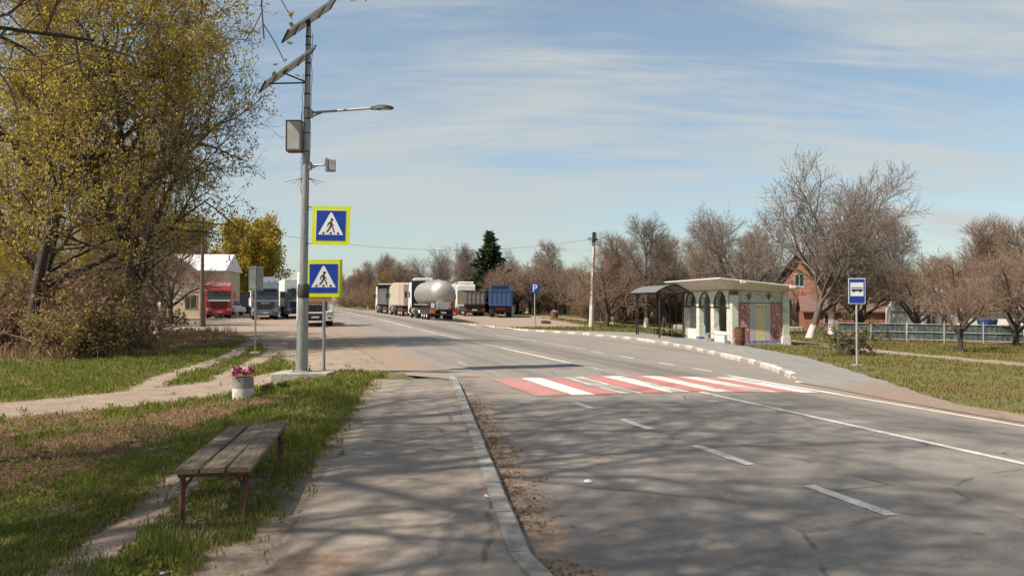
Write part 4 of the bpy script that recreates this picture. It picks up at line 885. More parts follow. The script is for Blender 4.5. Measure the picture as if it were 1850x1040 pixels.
def trucks():
    # --- left lot, noses towards the camera
    T = place('parked_truck', 'red parked truck facing the camera by the pale yellow building', -29.6, 78.3, R(22)); cab(T, M['p_red'], 3.75, 'paint', None, False, M['p_red'], band=M['p_white']); tractor_frame(T); trailer_gear(T, 3.5, 13, (9.4, 10.7, 12.0))
    MB().span((-1.1, .5, 3.28), (1.1, .56, 3.56)).build('roof_sign', M['p_white'], T, bevel=.02); MB().span((-1.25, 3.2, 1.2), (1.25, 13, 3.6)).build('trailer_box', M['p_red'], T, bevel=.04)
    T = place('parked_truck', 'grey parked truck facing the camera behind the grey sign back', -23.3, 73.2, R(19.5)); cab(T, M['p_grey'], 3.7, 'paint', 'MAN', True); tractor_frame(T); trailer_gear(T, 3.5, 15.5, (11.8, 13.1, 14.4))
    MB().span((-1.27, 3.0, 1.2), (1.27, 15.5, 3.95)).build('trailer_box', M['white_wall'], T, bevel=.04)
    T = place('parked_truck', 'white parked truck with black grille and orange banner behind the lamp post', -13.5, 53.2, R(15)); cab(T, M['p_white'], 3.75, 'black', 'MAN', True, None, True); tractor_frame(T, 0, (4.6, 5.9))
    for sx in (-1, 1):
        for k in range(5): MB().box((sx*1.12, 2.75, 1.4+k*.38), (.26, .06, .2), Matrix.Rotation(R(35*sx), 3, 'Y')).build('warning_stripe', M['lamp_red'] if k % 2 == 0 else M['sign_white'], T)
    MB().span((-1.2, 2.6, 1.0), (1.2, 2.7, 3.1)).build('headboard', M['p_grey'], T); MB().span((-1.25, 2.72, 1.0), (1.25, 9.2, 1.2)).build('flatbed', M['chassis'], T)
    MB().tube([(-.2, 3.4, 1.2), (-.2, 3.5, 2.6), (-.1, 5.5, 3.2), (0, 7.8, 2.4)], .13, 6).build('crane_boom', M['lamp_amber'], T); MB().span((-.5, 3.1, 1.2), (.3, 3.7, 1.9)).build('crane_base', M['chassis'], T)
    for sx in (-1, 1): wheel(T, sx*.92, 8.0, True); MB().span((sx*.4-.05, 5.9, .75), (sx*.4+.05, 9.2, .98)).build('frame_rail', M['chassis'], T)
    T = place('parked_truck', 'grey-cabbed truck with white cargo box half hidden behind the white truck', -21.9, 79.5, R(20)); cab(T, M['p_grey'], 3.1, 'black', None, False); tractor_frame(T, 0, (5.2,)); trailer_gear(T, 3.5, 12, (8.8, 10.1, 11.3))
    MB().span((-1.25, 2.4, 1.15), (1.25, 12, 4.05)).build('cargo_box', M['white_wall'], T, bevel=.04)
    # --- right lot, tails towards the camera, parked in a line along the road
    def away(name, label, s, t, L, a=16.1):      # tail centre at (s,t), heading a degrees left of straight ahead
        x, y_ = xy(s, t); x -= L*math.sin(R(a)); y_ += L*math.cos(R(a)); return place(name, label, x, y_, R(180+a))
    L = 13.2; T = away('tanker_truck', 'polished steel tanker truck seen from the rear on the road shoulder', 67.3, 13.2, L); cab(T, M['p_white'], 3.6, 'black', None, True); tractor_frame(T)
    trailer_gear(T, 4, L, (8.3, 9.6, 10.9), False, M['p_white'])
    el = Matrix.Translation((0, 0, 2.35)) @ Matrix.Diagonal((1.0, 1, .98, 1)) @ Matrix.Rotation(R(-90), 4, 'X')
    pr = [(.03, 3.25), (.5, 3.3), (.9, 3.42), (1.12, 3.62), (1.2, 3.85)]+[(1.2, 12.0), (1.16, 12.3), (1.02, 12.62), (.75, 12.88), (.4, 13.02), (.03, 13.06)]
    MB().lathe(pr, 28, el).build('tank', M['tank'], T, True)
    for yy in (4.0, 5.5, 7.0, 8.5, 10.0, 11.6): MB().lathe([(1.2, yy), (1.225, yy+.01), (1.225, yy+.07), (1.2, yy+.08)], 28, el).build('tank_band', M['tank'], T, True)
    for i in range(5): MB().lathe([(.24, 0), (.24, .1), (.2, .14)], 10).build('manhole', M['alu'], T, loc=(0, 4.8+i*1.5, 3.5))
    MB().span((-.9, 4.2, 3.56), (-.85, 11.8, 3.6)).build('walk_rail', M['alu'], T); MB().span((-.62, 12.6, .95), (.62, 13.1, 1.6)).build('valve_cabinet', M['tank'], T, bevel=.03)
    for sx in (-1, 1):
        MB().span((sx*.8, 13.0, .62), (sx*1.25, 13.16, .98)).build('tail_lamp', M['lamp_red'] if sx < 0 else M['lamp_amber'], T); MB().span((sx*.75, 11.6, .98), (sx*1.24, 13.0, 1.04)).build('rear_guard', M['chassis'], T)
    MB().span((-1.2, 13.0, .42), (1.2, 13.12, .55)).build('underrun_bar', M['black'], T); MB().span((-.2, 13.13, .6), (.2, 13.15, .72)).build('number_plate', M['plate'], T)
    MB().span((.8, 12.8, 1.1), (1.1, 12.9, 1.5)).build('warning_plate', M['p_white'], T); MB().tube([(-1.22, 4.2, 1.35), (-1.22, 11.8, 1.35)], .06, 6).build('hose_tube', M['alu'], T); MB().tube([(1.22, 4.2, 1.35), (1.22, 11.8, 1.35)], .06, 6).build('hose_tube', M['alu'], T)
    MB().span((-1.22, 2.3, 1.0), (1.22, 2.36, 3.75)).build('cab_shroud', M['black'], T)
    L = 12.6; T = away('parked_truck', 'cream box truck parked directly ahead of the tanker', 84.0, 13.2, L); cab(T, M['p_cream'], 3.5, 'paint', None, True); tractor_frame(T); trailer_gear(T, 4, L, (8.2, 9.5, 10.8))
    MB().span((-1.25, 2.8, 1.2), (1.25, 8.2, 3.7)).build('cargo_box', M['p_cream'], T, bevel=.04); MB().span((-1.24, 8.3, 1.2), (1.24, L, 3.55)).build('cargo_rear', M['pink_wall'], T, bevel=.04)
    for i in range(4): MB().box((1.26, 8.9+i*.95, 2.4), (.05, .08, 2.2)).build('side_rib', M['p_cream'], T); MB().box((-1.26, 8.9+i*.95, 2.4), (.05, .08, 2.2)).build('side_rib', M['p_cream'], T)
    L = 13; T = away('parked_truck', 'farthest white truck with grey tipper trailer in the roadside line', 99.8, 13.3, L); cab(T, M['p_white'], 3.7, 'black', None, True); tractor_frame(T); trailer_gear(T, 4, L, (9, 10.3, 11.6)); tipper(T, 4, L, 1.25, 3.2, M['tarp_dark'])
    MB().span((-1.2, 2.3, 1.0), (1.2, 2.36, 4.0)).build('cab_shroud', M['black'], T)
    # --- deeper in the lot
    L = 12.5; T = away('tipper_truck', 'dusty rust-stained grey tipper trailer beside the blue tipper', 88.1, 20.9, L, 9); cab(T, M['p_white'], 3.85, 'black', None, True); tractor_frame(T); trailer_gear(T, 4, L, (8.6, 9.9, 11.2)); tipper(T, 4, L, 1.35, 3.0, M['tip_grey'], 11, M['tip_dark'])
    MB().span((-1.2, L-.2, .7), (1.2, L-.1, 1.3)).build('rear_skirt', M['tip_dark'], T)
    L = 9.2; T = away('tipper_truck', 'blue tipper truck parked at the far right of the lot', 81.0, 22.1, L, 1.5); cab(T, M['p_darkblue'], 3.2, 'paint', None, True); tractor_frame(T, 0, (6.2, 7.5)); tipper(T, 2.9, L, 1.3, 2.95, M['p_blue'], 7)
    MB().span((-1.2, L-.25, .6), (1.2, L-.15, 1.25)).build('rear_skirt', M['black'], T)
    for sx in (-1, 1): MB().span((sx*.4-.05, 5, .75), (sx*.4+.05, L-.3, 1.25)).build('frame_rail', M['chassis'], T)
    MB().span((-.5, L-.14, .85), (.5, L-.11, 1.0)).build('number_plate', M['lamp_red'], T)
    # white van far in the left lot
    x, y_ = -33.6, 96; V = thing('parked_van', 'small white van far behind the red truck', 'van', (x, y_, Gz(x, y_)), R(60))
    MB().prism([(0, .4), (.0, .95), (.8, 1.1), (1.5, 1.85), (4.4, 1.9), (4.5, .4)], 'x', -.9, .9).build('body', M['p_white'], V, bevel=.08, seg=2)
    MB().box((0, 1.12, 1.5), (1.55, .03, .75), Matrix.Rotation(R(-43), 3, 'X')).build('windscreen', M['glass'], V)
    for sx in (-1, 1):
        MB().box((sx*.905, 2.2, 1.5), (.012, 1.0, .45)).build('side_window', M['glass'], V)
        for yy in (.9, 3.6): w = inst('wheel', TYRE, V, (sx*.8, yy, .34), (0, 0, 0), (.7, .66, .66)); inst('rim', RIM, w)
    # dark lorry wall behind
    x, y_ = -35.2, 110; D = thing('freight_trailer', 'dark blue-grey freight trailer standing far behind the van', 'trailer', (x, y_, Gz(x, y_)), R(15))
    MB().span((-4.2, 0, .9), (5.0, 2.5, 3.0)).build('trailer_box', M['p_grey'], D, bevel=.04)
    for xx in (-3, -1.8, 2.5, 3.7): w = inst('wheel', TYRE, D, (xx, .2, .5), (0, 0, R(90))); inst('rim', RIM, w)
    MB().span((-4.2, -.02, 3.0), (5.0, 2.5, 3.08)).build('roof_rail', M['sign_yellow'], D)
trucks()

# ------------------------------------------------------------------ houses and fences
def gable_house(H, w, d, eave, ridge, wallm, roofm, over=.4, brick=None):
    """ridge along x; gable ends at x=0 and x=w; depth 0..d"""
    MB().prism([(0, -.8), (d, -.8), (d, eave), (d/2, ridge), (0, eave)], 'x', 0, w).build('wall', wallm, H)
    th = .14; k = (ridge-eave)/(d/2)
    for sgn in (0, 1):
        y0 = -over if sgn == 0 else d+over; z0 = eave-over*k
        MB().add([(-over, y0, z0+.02), (w+over, y0, z0+.02), (w+over, d/2, ridge+.02), (-over, d/2, ridge+.02), (-over, y0, z0+th), (w+over, y0, z0+th), (w+over, d/2, ridge+th), (-over, d/2, ridge+th)],
            [(0, 3, 2, 1), (4, 5, 6, 7), (0, 1, 5, 4), (1, 2, 6, 5), (2, 3, 7, 6), (3, 0, 4, 7)]).build('roof', roofm, H)
def window(H, c, w, h, face, m='fence_white'):
    x, y_, z = c
    if face == 'y':
        f = MB().box((x, y_-.03, z), (w+.16, .06, h+.16)).build('window', M[m], H); MB().box((x, y_-.065, z), (w, .02, h)).build('pane', M['glass'], f); MB().box((x, y_-.08, z), (.06, .02, h)).build('mullion', M[m], f)
    else:
        f = MB().box((x-.03, y_, z), (.06, w+.16, h+.16)).build('window', M[m], H); MB().box((x-.065, y_, z), (.02, w, h)).build('pane', M['glass'], f); MB().box((x-.08, y_, z), (.02, .06, h)).build('mullion', M[m], f)
def houses():
    # orange brick house behind the big bare trees
    x, y_ = 29.8, 72; H = thing('brick_house', 'orange brick house with steep dark roof behind the tall bare trees', 'house', (x, y_, Gz(x, y_)), R(30))
    gable_house(H, 15, 7.4, 3.2, 6.8, M['brick'], M['house_roof'], .6)
    ch = MB().box((6.3, 2.4, 5.9), (1.3, 1.0, 3.4)).build('chimney', M['brick'], H); MB().box((6.3, 2.4, 7.65), (1.45, 1.15, .12)).build('cap', M['concrete'], ch)
    window(H, (0, 2.2, 1.9), 1.2, 1.3, 'x'); window(H, (0, 5.2, 1.9), 1.2, 1.3, 'x'); window(H, (0, 3.7, 4.4), 1.0, 1.1, 'x')
    for xx in (2.5, 6, 10, 13): window(H, (xx, 0, 2.0), 1.3, 1.3, 'y')
    MB().span((15.6, 1, -.8), (20, 7, 3.0)).build('annex', M['brick'], H)
    # low red roof in front of it
    x, y_ = 33, 61; H = thing('garden_shed', 'low brick outbuilding with red roof left of the white house', 'shed', (x-8.5, y_+4, Gz(x, y_)), R(-14))
    gable_house(H, 7.5, 3.6, 1.6, 2.7, M['brick'], M['red_roof'], .3); window(H, (2, 0, .9), .8, .7, 'y')
    # white house with rounded gable
    x, y_ = 30.2, 56.5; H = thing('white_house', 'white house with rounded gable and red-brown roof behind the fence', 'house', (x, y_, Gz(x, y_)-.3), R(-22))
    prof = [(-2.3, 0), (2.3, 0), (2.3, 2.0), (1.75, 2.9), (1.0, 3.5), (.3, 3.72), (-.3, 3.72), (-1.0, 3.5), (-1.75, 2.9), (-2.3, 2.0)]
    MB().prism(prof, 'y', 0, 6).build('wall', M['white_wall'], H)
    MB().span((-2.32, -.05, 1.85), (2.32, -.003, 1.95)).build('cornice', M['concrete'], H)
    for k in range(5): MB().span((-2.0+.22*k, -.03, 2.1+.28*k), (2.0-.22*k, -.003, 2.13+.28*k)).build('cladding_joint', M['concrete'], H)
    window(H, (.3, 0, 1.1), .55, 1.2, 'y'); window(H, (1.15, 0, 1.1), .3, 1.2, 'y')
    MB().prism([(2.3, -.2), (9.5, -.2), (9.5, 2.2), (2.3, 2.2)], 'y', .6, 5.6).build('wing', M['white_wall'], H)
    MB().add([(2.0, .2, 2.1), (9.9, .2, 2.1), (9.9, 3.1, 4.4), (1.5, 3.1, 4.4), (2.0, 6, 2.1), (9.9, 6, 2.1)], [(0, 1, 2, 3), (3, 2, 5, 4), (0, 3, 4), (1, 5, 2)]).build('roof', M['red_roof'], H)
    # pale yellow building in the left lot
    x, y_ = -40.0, 88; H = thing('yellow_building', 'pale yellow building with white metal roof and gabled front wing', 'building', (x, y_, Gz(x, y_)), R(6))
    MB().span((-6, 3.2, -.5), (6.2, 11, 5.4)).build('wall', M['yellow_wall'], H)
    RF = MB().add([(-6.3, 2.8, 5.35), (6.5, 2.8, 5.35), (6.5, 7, 7.5), (-6.3, 7, 7.5), (-6.3, 11.3, 5.35), (6.5, 11.3, 5.35)], [(0, 1, 2, 3), (3, 2, 5, 4), (0, 3, 4), (1, 5, 2), (0, 4, 5, 1)]).build('roof', M['white_roof'], H)
    for k in range(22): f = -6.2+k*.6; MB().add([(f, 2.79, 5.38), (f+.04, 2.79, 5.38), (f+.04, 7, 7.54), (f, 7, 7.54), (f, 2.79, 5.33), (f+.04, 2.79, 5.33)], [(0, 1, 2, 3), (0, 4, 5, 1)]).build('standing_seam', M['white_roof'], RF)
    MB().prism([(-4.6, -.5), (5.6, -.5), (5.6, 3.6), (.4, 7.0), (-4.6, 3.9)], 'y', 0, 3.15).build('front_wing', M['yellow_wall'], H)
    for (a, b) in (((.4, 7.05), (6.1, 3.35)), ((.4, 7.05), (-5.1, 3.6))): MB().add([(a[0], -.35, a[1]), (b[0], -.35, b[1]), (b[0], 3.15, b[1]), (a[0], 3.15, a[1]), (a[0], -.35, a[1]+.22), (b[0], -.35, b[1]+.22), (b[0], 3.15, b[1]+.22), (a[0], 3.15, a[1]+.22)], [(0, 3, 2, 1), (4, 5, 6, 7), (0, 1, 5, 4), (1, 2, 6, 5), (2, 3, 7, 6), (3, 0, 4, 7)]).build('wing_roof', M['rust_box'], H)
    for xx in (-2.6, .4, 3.4): window(H, (xx, 0, 1.7), 1.2, 1.4, 'y')
    # blue market awning
    x, y_ = -36.5, 72; H = thing('blue_awning', 'bright blue tarpaulin awning on posts behind the left trees', 'awning', (x, y_, Gz(x, y_)), R(10))
    A_ = MB().add([(-1.8, -1.2, 2.1), (1.8, -1.2, 2.0), (1.9, 1.2, 3.3), (-1.7, 1.2, 3.4), (0, -1.3, 2.0), (0, 1.2, 3.25)], [(0, 4, 5, 3), (4, 1, 2, 5)]).build('tarpaulin', M['blue_tarp'], H)
    for xx in (-1.75, 1.75):
        for yy, zz in ((-1.15, 2.1), (1.15, 3.25)): MB().tube([(xx, yy, -.2), (xx, yy, zz)], .04, 5).build('post', M['galv'], H)
    MB().span((-1.6, -.9, 0), (1.6, .9, .9)).build('counter', M['white_wall'], H)
    # white picket panel behind the left trees
    x, y_ = -27.5, 59; H = thing('white_board_fence', 'old whitewashed board fence half hidden by bushes on the left', 'fence', (x-4.5, y_+1, Gz(x, y_)), R(-8))
    rg = random.Random(1)
    for i in range(26): h = 1.75+rg.uniform(-.08, .1); MB().span((i*.2, 0, -.1), (i*.2+.17, .025, h)).build('board', M['whitewash'], H, rot=(0, rg.uniform(-.02, .02), 0))
    for z in (.5, 1.4): MB().span((-.05, .03, z), (5.25, .08, z+.09)).build('rail', M['pole_wood'], H)
    # far pale house roof behind the tippers
    x, y_ = -10.5, 150; H = thing('far_house', 'far cream house with pale hipped roof behind the parked tippers', 'house', (x, y_, Gz(x, y_)), R(-10))
    MB().span((-4.5, 0, -.5), (4.5, 7, 2.6)).build('wall', M['cream'], H); MB().add([(-5, -.5, 2.55), (5, -.5, 2.55), (5, 7.5, 2.55), (-5, 7.5, 2.55), (-1.0, 3.5, 5.6), (1.0, 3.5, 5.6)], [(0, 1, 5, 4), (1, 2, 5), (2, 3, 4, 5), (3, 0, 4), (0, 3, 2, 1)]).build('roof', M['cream'], H)
    for xx in (-2.8, 0, 2.8): window(H, (xx, 0, 1.2), 1.1, 1.2, 'y')
    # sheet fence with white rails in front of the houses
    a = Vector((20.2, 48.2)); b = Vector((31.5, 40.6)); n = 7; d = (b-a)/n; rz = math.atan2(d.y, d.x); L = d.length
    F = thing('sheet_fence', 'dark teal sheet fence with white rails in front of the houses', 'fence', (a.x, a.y, Gz(*a)), rz)
    for i in range(n+1): MB().box((i*L, 0, .55), (.06, .06, 1.3)).build('post', M['fence_white'], F)
    for i in range(n):
        if i < 5:
            P = MB(); m_ = 14
            for k in range(m_): x0 = i*L+.06+(L-.12)*k/m_; x1 = i*L+.06+(L-.12)*(k+1)/m_; P.add([(x0, .02+(k % 2)*.03, .12), (x1, .02+((k+1) % 2)*.03, .12), (x1, .02+((k+1) % 2)*.03, 1.02), (x0, .02+(k % 2)*.03, 1.02)], [(0, 1, 2, 3)])
            P.build('sheet_panel', M['teal_fence'], F)
            for z in (.12, .56, 1.03): MB().span((i*L+.05, -.03, z), ((i+1)*L-.05, .005, z+.035)).build('rail', M['fence_white'], F)
        else:
            for z in (.3, 1.1): MB().span((i*L+.05, -.03, z), ((i+1)*L-.05, .005, z+.04)).build('rail', M['dark_steel'], F)
            for k in range(12): xx = i*L+.1+k*(L-.2)/11; MB().box((xx, 0, .7), (.02, .02, 1.1)).build('bar', M['dark_steel'], F)
            MB().span((i*L+.05, .05, -.1), ((i+1)*L-.05, .25, .35)).build('masonry_base', M['concrete'], F)
    x, y_ = 28.2, 46; B = thing('blue_barrel', 'blue plastic barrel behind the bar fence on the right', 'barrel', (x, y_, Gz(x, y_)))
    MB().lathe([(.36, .3), (.44, .4), (.47, .9), (.55, 1.3), (.5, 1.34), (.4, 1.3)], 12).build('drum', M['p_blue'], B, True); MB().lathe([(.3, 0), (.34, .3)], 10).build('stand', M['dark_steel'], B)
    # long pale garden wall behind the bus stop
    x, y_ = 13.2, 62; Wl = thing('garden_wall', 'low pale rubble garden wall seen through the steel shelter', 'wall', (x, y_, Gz(x, y_)), R(-30))
    rg = random.Random(6)
    for i in range(16):
        for j in range(1): MB().box((i*.62+(j*.3)+rg.uniform(-.03, .03), rg.uniform(-.03, .03), .3+j*.42), (.6, .32, .4)).build('stone', M['concrete'], Wl, bevel=.05, rot=(0, 0, rg.uniform(-.01, .01)))
    # small things on the far verge
    x, y_ = 4.6, 84; Q = thing('garden_well', 'small red-brown barrel well cover by the far footpath', 'well', (x, y_, Gz(x, y_)))
    MB().lathe([(.4, -.1), (.42, .6), (.34, .64), (.3, .4)], 12).build('ring', M['rust'], Q, True); MB().lathe([(.45, .62), (.2, .85), (.05, .9)], 10).build('lid', M['red_roof'], Q)
    x, y_ = .0, 86; Q = thing('marker_stone', 'small whitewashed marker stone at the edge of the lot', 'stone', (x, y_, Gz(x, y_))); MB().prism([(-.28, -.2), (.28, -.2), (.24, 1.0), (.1, 1.2), (-.12, 1.18), (-.25, .95)], 'y', -.2, .2).build('block', M['whitewash'], Q, bevel=.05)
    x, y_ = 3.2, 73.5; o = MB().lathe([(.3, 0), (.46, .01), (.5, .1), (.46, .2), (.3, .21), (.27, .1)], 16, None, True).build('old_tyre', M['rubber'], None, True, loc=(x, y_, Gz(x, y_)), rot=(.12, .1, 0)); setp(o, 'old black tyre lying on the verge near the parking sign', 'tyre')
houses()

# ------------------------------------------------------------------ trees
def tubes(polys, sides):
    """polys: list of (pts list, radii list) -> vertex array, quad array"""
    groups = {}
    for p, r in polys: groups.setdefault(len(p), []).append((p, r))
    V = []; F = []; base = 0; an = np.arange(sides)*2*np.pi/sides; ca, sa = np.cos(an), np.sin(an)
    for n, g in groups.items():
        P = np.array([[(v[0], v[1], v[2]) for v in p] for p, r in g]); Rr = np.array([r for p, r in g]); m = len(g)
        T = np.empty_like(P); T[:, 1:-1] = P[:, 2:]-P[:, :-2]; T[:, 0] = P[:, 1]-P[:, 0]; T[:, -1] = P[:, -1]-P[:, -2]
        T /= np.linalg.norm(T, axis=2, keepdims=True)+1e-9
        ref = np.where((np.abs(T[:, :1, 2:3]) < .8), np.array([0, 0, 1.]), np.array([1., 0, 0])); ref = np.broadcast_to(ref, T.shape)
        a = np.cross(T, ref); a /= np.linalg.norm(a, axis=2, keepdims=True)+1e-9; b = np.cross(T, a)
        ring = P[:, :, None, :]+Rr[:, :, None, None]*(a[:, :, None, :]*ca[None, None, :, None]+b[:, :, None, :]*sa[None, None, :, None])
        V.append(ring.reshape(-1, 3)); idx = base+np.arange(m*n*sides).reshape(m, n, sides)
        q = np.stack([idx[:, :-1], np.roll(idx[:, :-1], -1, 2), np.roll(idx[:, 1:], -1, 2), idx[:, 1:]], -1).reshape(-1, 4); F.append(q); base += m*n*sides
    return np.concatenate(V), np.concatenate(F)
def leaves(centres, n_each, size, spread, seed, aspect=.7, droop=0.):
    rg = np.random.default_rng(seed); C = np.repeat(np.array(centres), n_each, 0); m = len(C)
    C = C+rg.normal(0, spread, (m, 3)); u = rg.normal(0, 1, (m, 3)); u[:, 2] -= droop; u /= np.linalg.norm(u, axis=1, keepdims=True)
    w = np.cross(u, rg.normal(0, 1, (m, 3))); w /= np.linalg.norm(w, axis=1, keepdims=True)+1e-9
    L = size*rg.uniform(.55, 1.3, (m, 1)); a = u*L; b = w*L*aspect*.5
    V = np.stack([C, C+a*.5+b, C+a, C+a*.5-b], 1).reshape(-1, 3); F = np.arange(m*4).reshape(m, 4); return V, F
def grow(seed, lv, trunk, lean=(0, 0)):
    """lv: per level dict(n, len, ang, g(narl), up, seg, start, r); trunk: (length, radius)"""
    rg = random.Random(seed); out = {i: [] for i in range(len(lv)+1)}; tips = []
    def vec(): return Vector((rg.gauss(0, 1), rg.gauss(0, 1), rg.gauss(0, 1)))
    def br(p, d, L, r, k):
        q = lv[k]; n = q['seg']; pts = [p]; ds = [d]; rr = [r]; st_ = L/n; r_end = max(r*q.get('taper', .35), q.get('rmin', .006))
        for i in range(n):
            d = (d+vec()*q['g']+Vector((0, 0, q['up']))).normalized(); p = p+d*st_; pts.append(p); ds.append(d); rr.append(r+(r_end-r)*(i+1)/n)
        if k == 0: rr[0] *= 1.35
        out[k].append((pts, rr))
        if k+1 < len(lv):
            c = lv[k+1]; nn = c['n'] if isinstance(c['n'], int) else rg.randint(*c['n']); az = rg.uniform(0, 6.28)
            for j in range(nn):
                f = c['start']+(1-c['start'])*(j+rg.uniform(.2, .9))/nn; f = min(f, .985); x = f*n; i = int(x); u = x-i
                pp = pts[i].lerp(pts[i+1], u); dd = ds[i+1]; az += 2.4+rg.uniform(-.5, .5)
                a = dd.cross(Vector((0, 0, 1)) if abs(dd.z) < .95 else Vector((1, 0, 0))).normalized(); b = dd.cross(a)
                th = R(c['ang']*rg.uniform(.7, 1.3)); nd = dd*math.cos(th)+(a*math.cos(az)+b*math.sin(az))*math.sin(th)
                ll = c['len']*rg.uniform(.7, 1.25)*(1-c.get('tap', .35)*f) if k > 0 else c['len']*rg.uniform(.75, 1.2)*(1-c.get('tap', .1)*f)
                br(pp, nd, ll, min(rr[i]*.75, c['r']*rg.uniform(.8, 1.2)), k+1)
        else: tips.extend(pts[1:])
    br(Vector((0, 0, -.25)), Vector((lean[0], lean[1], 1)).normalized(), trunk[0], trunk[1], 0)
    return out, tips
def make_tree(name, gen, split, bark, twig, leaf=None, sides=(9, 6, 4, 3, 3, 3)):
    """returns meshes: trunk (levels < split), crown twigs, foliage"""
    out, tips = gen
    def part(levels, nm, m):
        V = []; F = []; b = 0
        for k in levels:
            if not out.get(k): continue
            v, f = tubes(out[k], sides[k]); V.append(v); F.append(f+b); b += len(v)
        return np_mesh(nm, np.concatenate(V), [np.concatenate(F)], m, True)
    res = [('trunk', part(range(split), 'trunk', bark)), ('crown', part(range(split, 8), 'crown', twig))]
    if leaf:
        mt, ne, size, spread, seed, frac = leaf; rg = random.Random(seed); pts = [tuple(p) for p in tips if rg.random() < frac]
        v, f = leaves(pts, ne, size, spread, seed); res.append(('foliage', np_mesh('foliage', v, [f], mt)))
    return res
def put(name, parts, x, y_, label, cat='tree', sc=1., rz=0., group=None, dz=0., scz=None, tilt=(0, 0)):
    T = thing(name, label, cat, (x, y_, Gz(x, y_)+dz), rz, group); T.scale = (sc, sc, scz or sc); T.rotation_euler = (tilt[0], tilt[1], rz)
    for nm, me in parts:
        o = inst(nm, me, T)
        if nm == 'branches': o['kind'] = 'stuff'
    return T
D_ = dict
def maple(seed, nt=5, nm=8, r1=.11):
    lv = [D_(g=.05, up=.05, seg=8, taper=.2), D_(n=13, taper=.14, len=6.2, ang=56, g=.13, up=.05, seg=8, start=.2, r=r1, tap=.35),
          D_(n=9, len=2.9, ang=46, g=.16, up=.02, seg=5, start=.25, r=.04, tap=.3), D_(n=nm, len=1.25, ang=45, g=.2, up=.02, seg=3, start=.15, r=.016, rmin=.007), D_(n=nt, len=.55, ang=45, g=.2, up=.05, seg=2, start=.15, r=.009, rmin=.005)]
    return grow(seed, lv, (9.5, .21))
MAPLE = [make_tree('maple', maple(s), 3, M['bark_dark'], M['twig_brown'], (M['leaf_maple'], 6, .092, .09, s, .76)) for s in (3, 12)]
SHADE = [make_tree('shade', maple(s, 4, 8, .075), 3, M['bark_dark'], M['twig_brown'], (M['leaf_maple'], 6, .055, .08, s, .24)) for s in (41, 52)]
lvw = [D_(g=.06, up=.05, seg=5, taper=.6), D_(n=6, taper=.14, len=6.2, ang=34, g=.09, up=.05, seg=8, start=.5, r=.13, tap=.2), D_(n=10, taper=.22, len=2.9, ang=40, g=.12, up=.05, seg=5, start=.2, r=.045), D_(n=8, len=1.35, ang=40, g=.15, up=.04, seg=3, start=.15, r=.02, rmin=.01), D_(n=7, len=.7, ang=38, g=.18, up=.05, seg=2, start=.15, r=.013, rmin=.009)]
WALNUT = [make_tree('walnut', grow(s, lvw, (3.2, .25)), 2, M['bark_wash'], M['twig_grey']) for s in (5, 21)]
lvt = [D_(g=.04, up=.05, seg=7, taper=.3), D_(n=13, len=3.6, ang=42, g=.09, up=.09, seg=6, start=.22, r=.075, tap=.5), D_(n=9, len=1.9, ang=38, g=.13, up=.06, seg=4, start=.2, r=.03), D_(n=7, len=1.0, ang=38, g=.16, up=.05, seg=2, start=.15, r=.015, rmin=.01), D_(n=5, len=.55, ang=38, g=.18, up=.05, seg=1, start=.15, r=.011, rmin=.009)]
TALL = [make_tree('tall', grow(s, lvt, (8.2, .2)), 2, M['bark_wash'], M[k]) for s, k in ((7, 'twig_brown'), (31, 'twig_grey'))]
lvf = [D_(g=.08, up=.03, seg=3, taper=.75), D_(n=6, len=3.2, ang=38, g=.12, up=.05, seg=6, start=.5, r=.085, tap=.1), D_(n=9, len=1.5, ang=42, g=.15, up=.06, seg=4, start=.36, r=.03), D_(n=7, len=.8, ang=40, g=.18, up=.05, seg=2, start=.12, r=.012, rmin=.007), D_(n=5, len=.42, ang=40, g=.18, up=.05, seg=1, start=.1, r=.008, rmin=.006)]
FRUIT = [make_tree('fruit', grow(s, lvf, (1.5, .15)), 2, M['bark_dark'], M['twig_red'], (M['leaf_bud'], 1, .06, .04, s, .16)) for s in (9, 14)]
lvy = [D_(g=.04, up=.05, seg=6, taper=.4), D_(n=14, len=5.2, ang=45, g=.09, up=.05, seg=6, start=.15, r=.12, tap=.45), D_(n=9, len=2.2, ang=45, g=.15, up=.02, seg=4, start=.15, r=.04), D_(n=7, len=1.1, ang=45, g=.2, up=-.06, seg=3, start=.1, r=.02, rmin=.012)]
WILLOW = make_tree('willow', grow(17, lvy, (9, .3)), 2, M['bark'], M['twig_brown'], (M['leaf_willow'], 7, .32, .24, 17, 1.0))
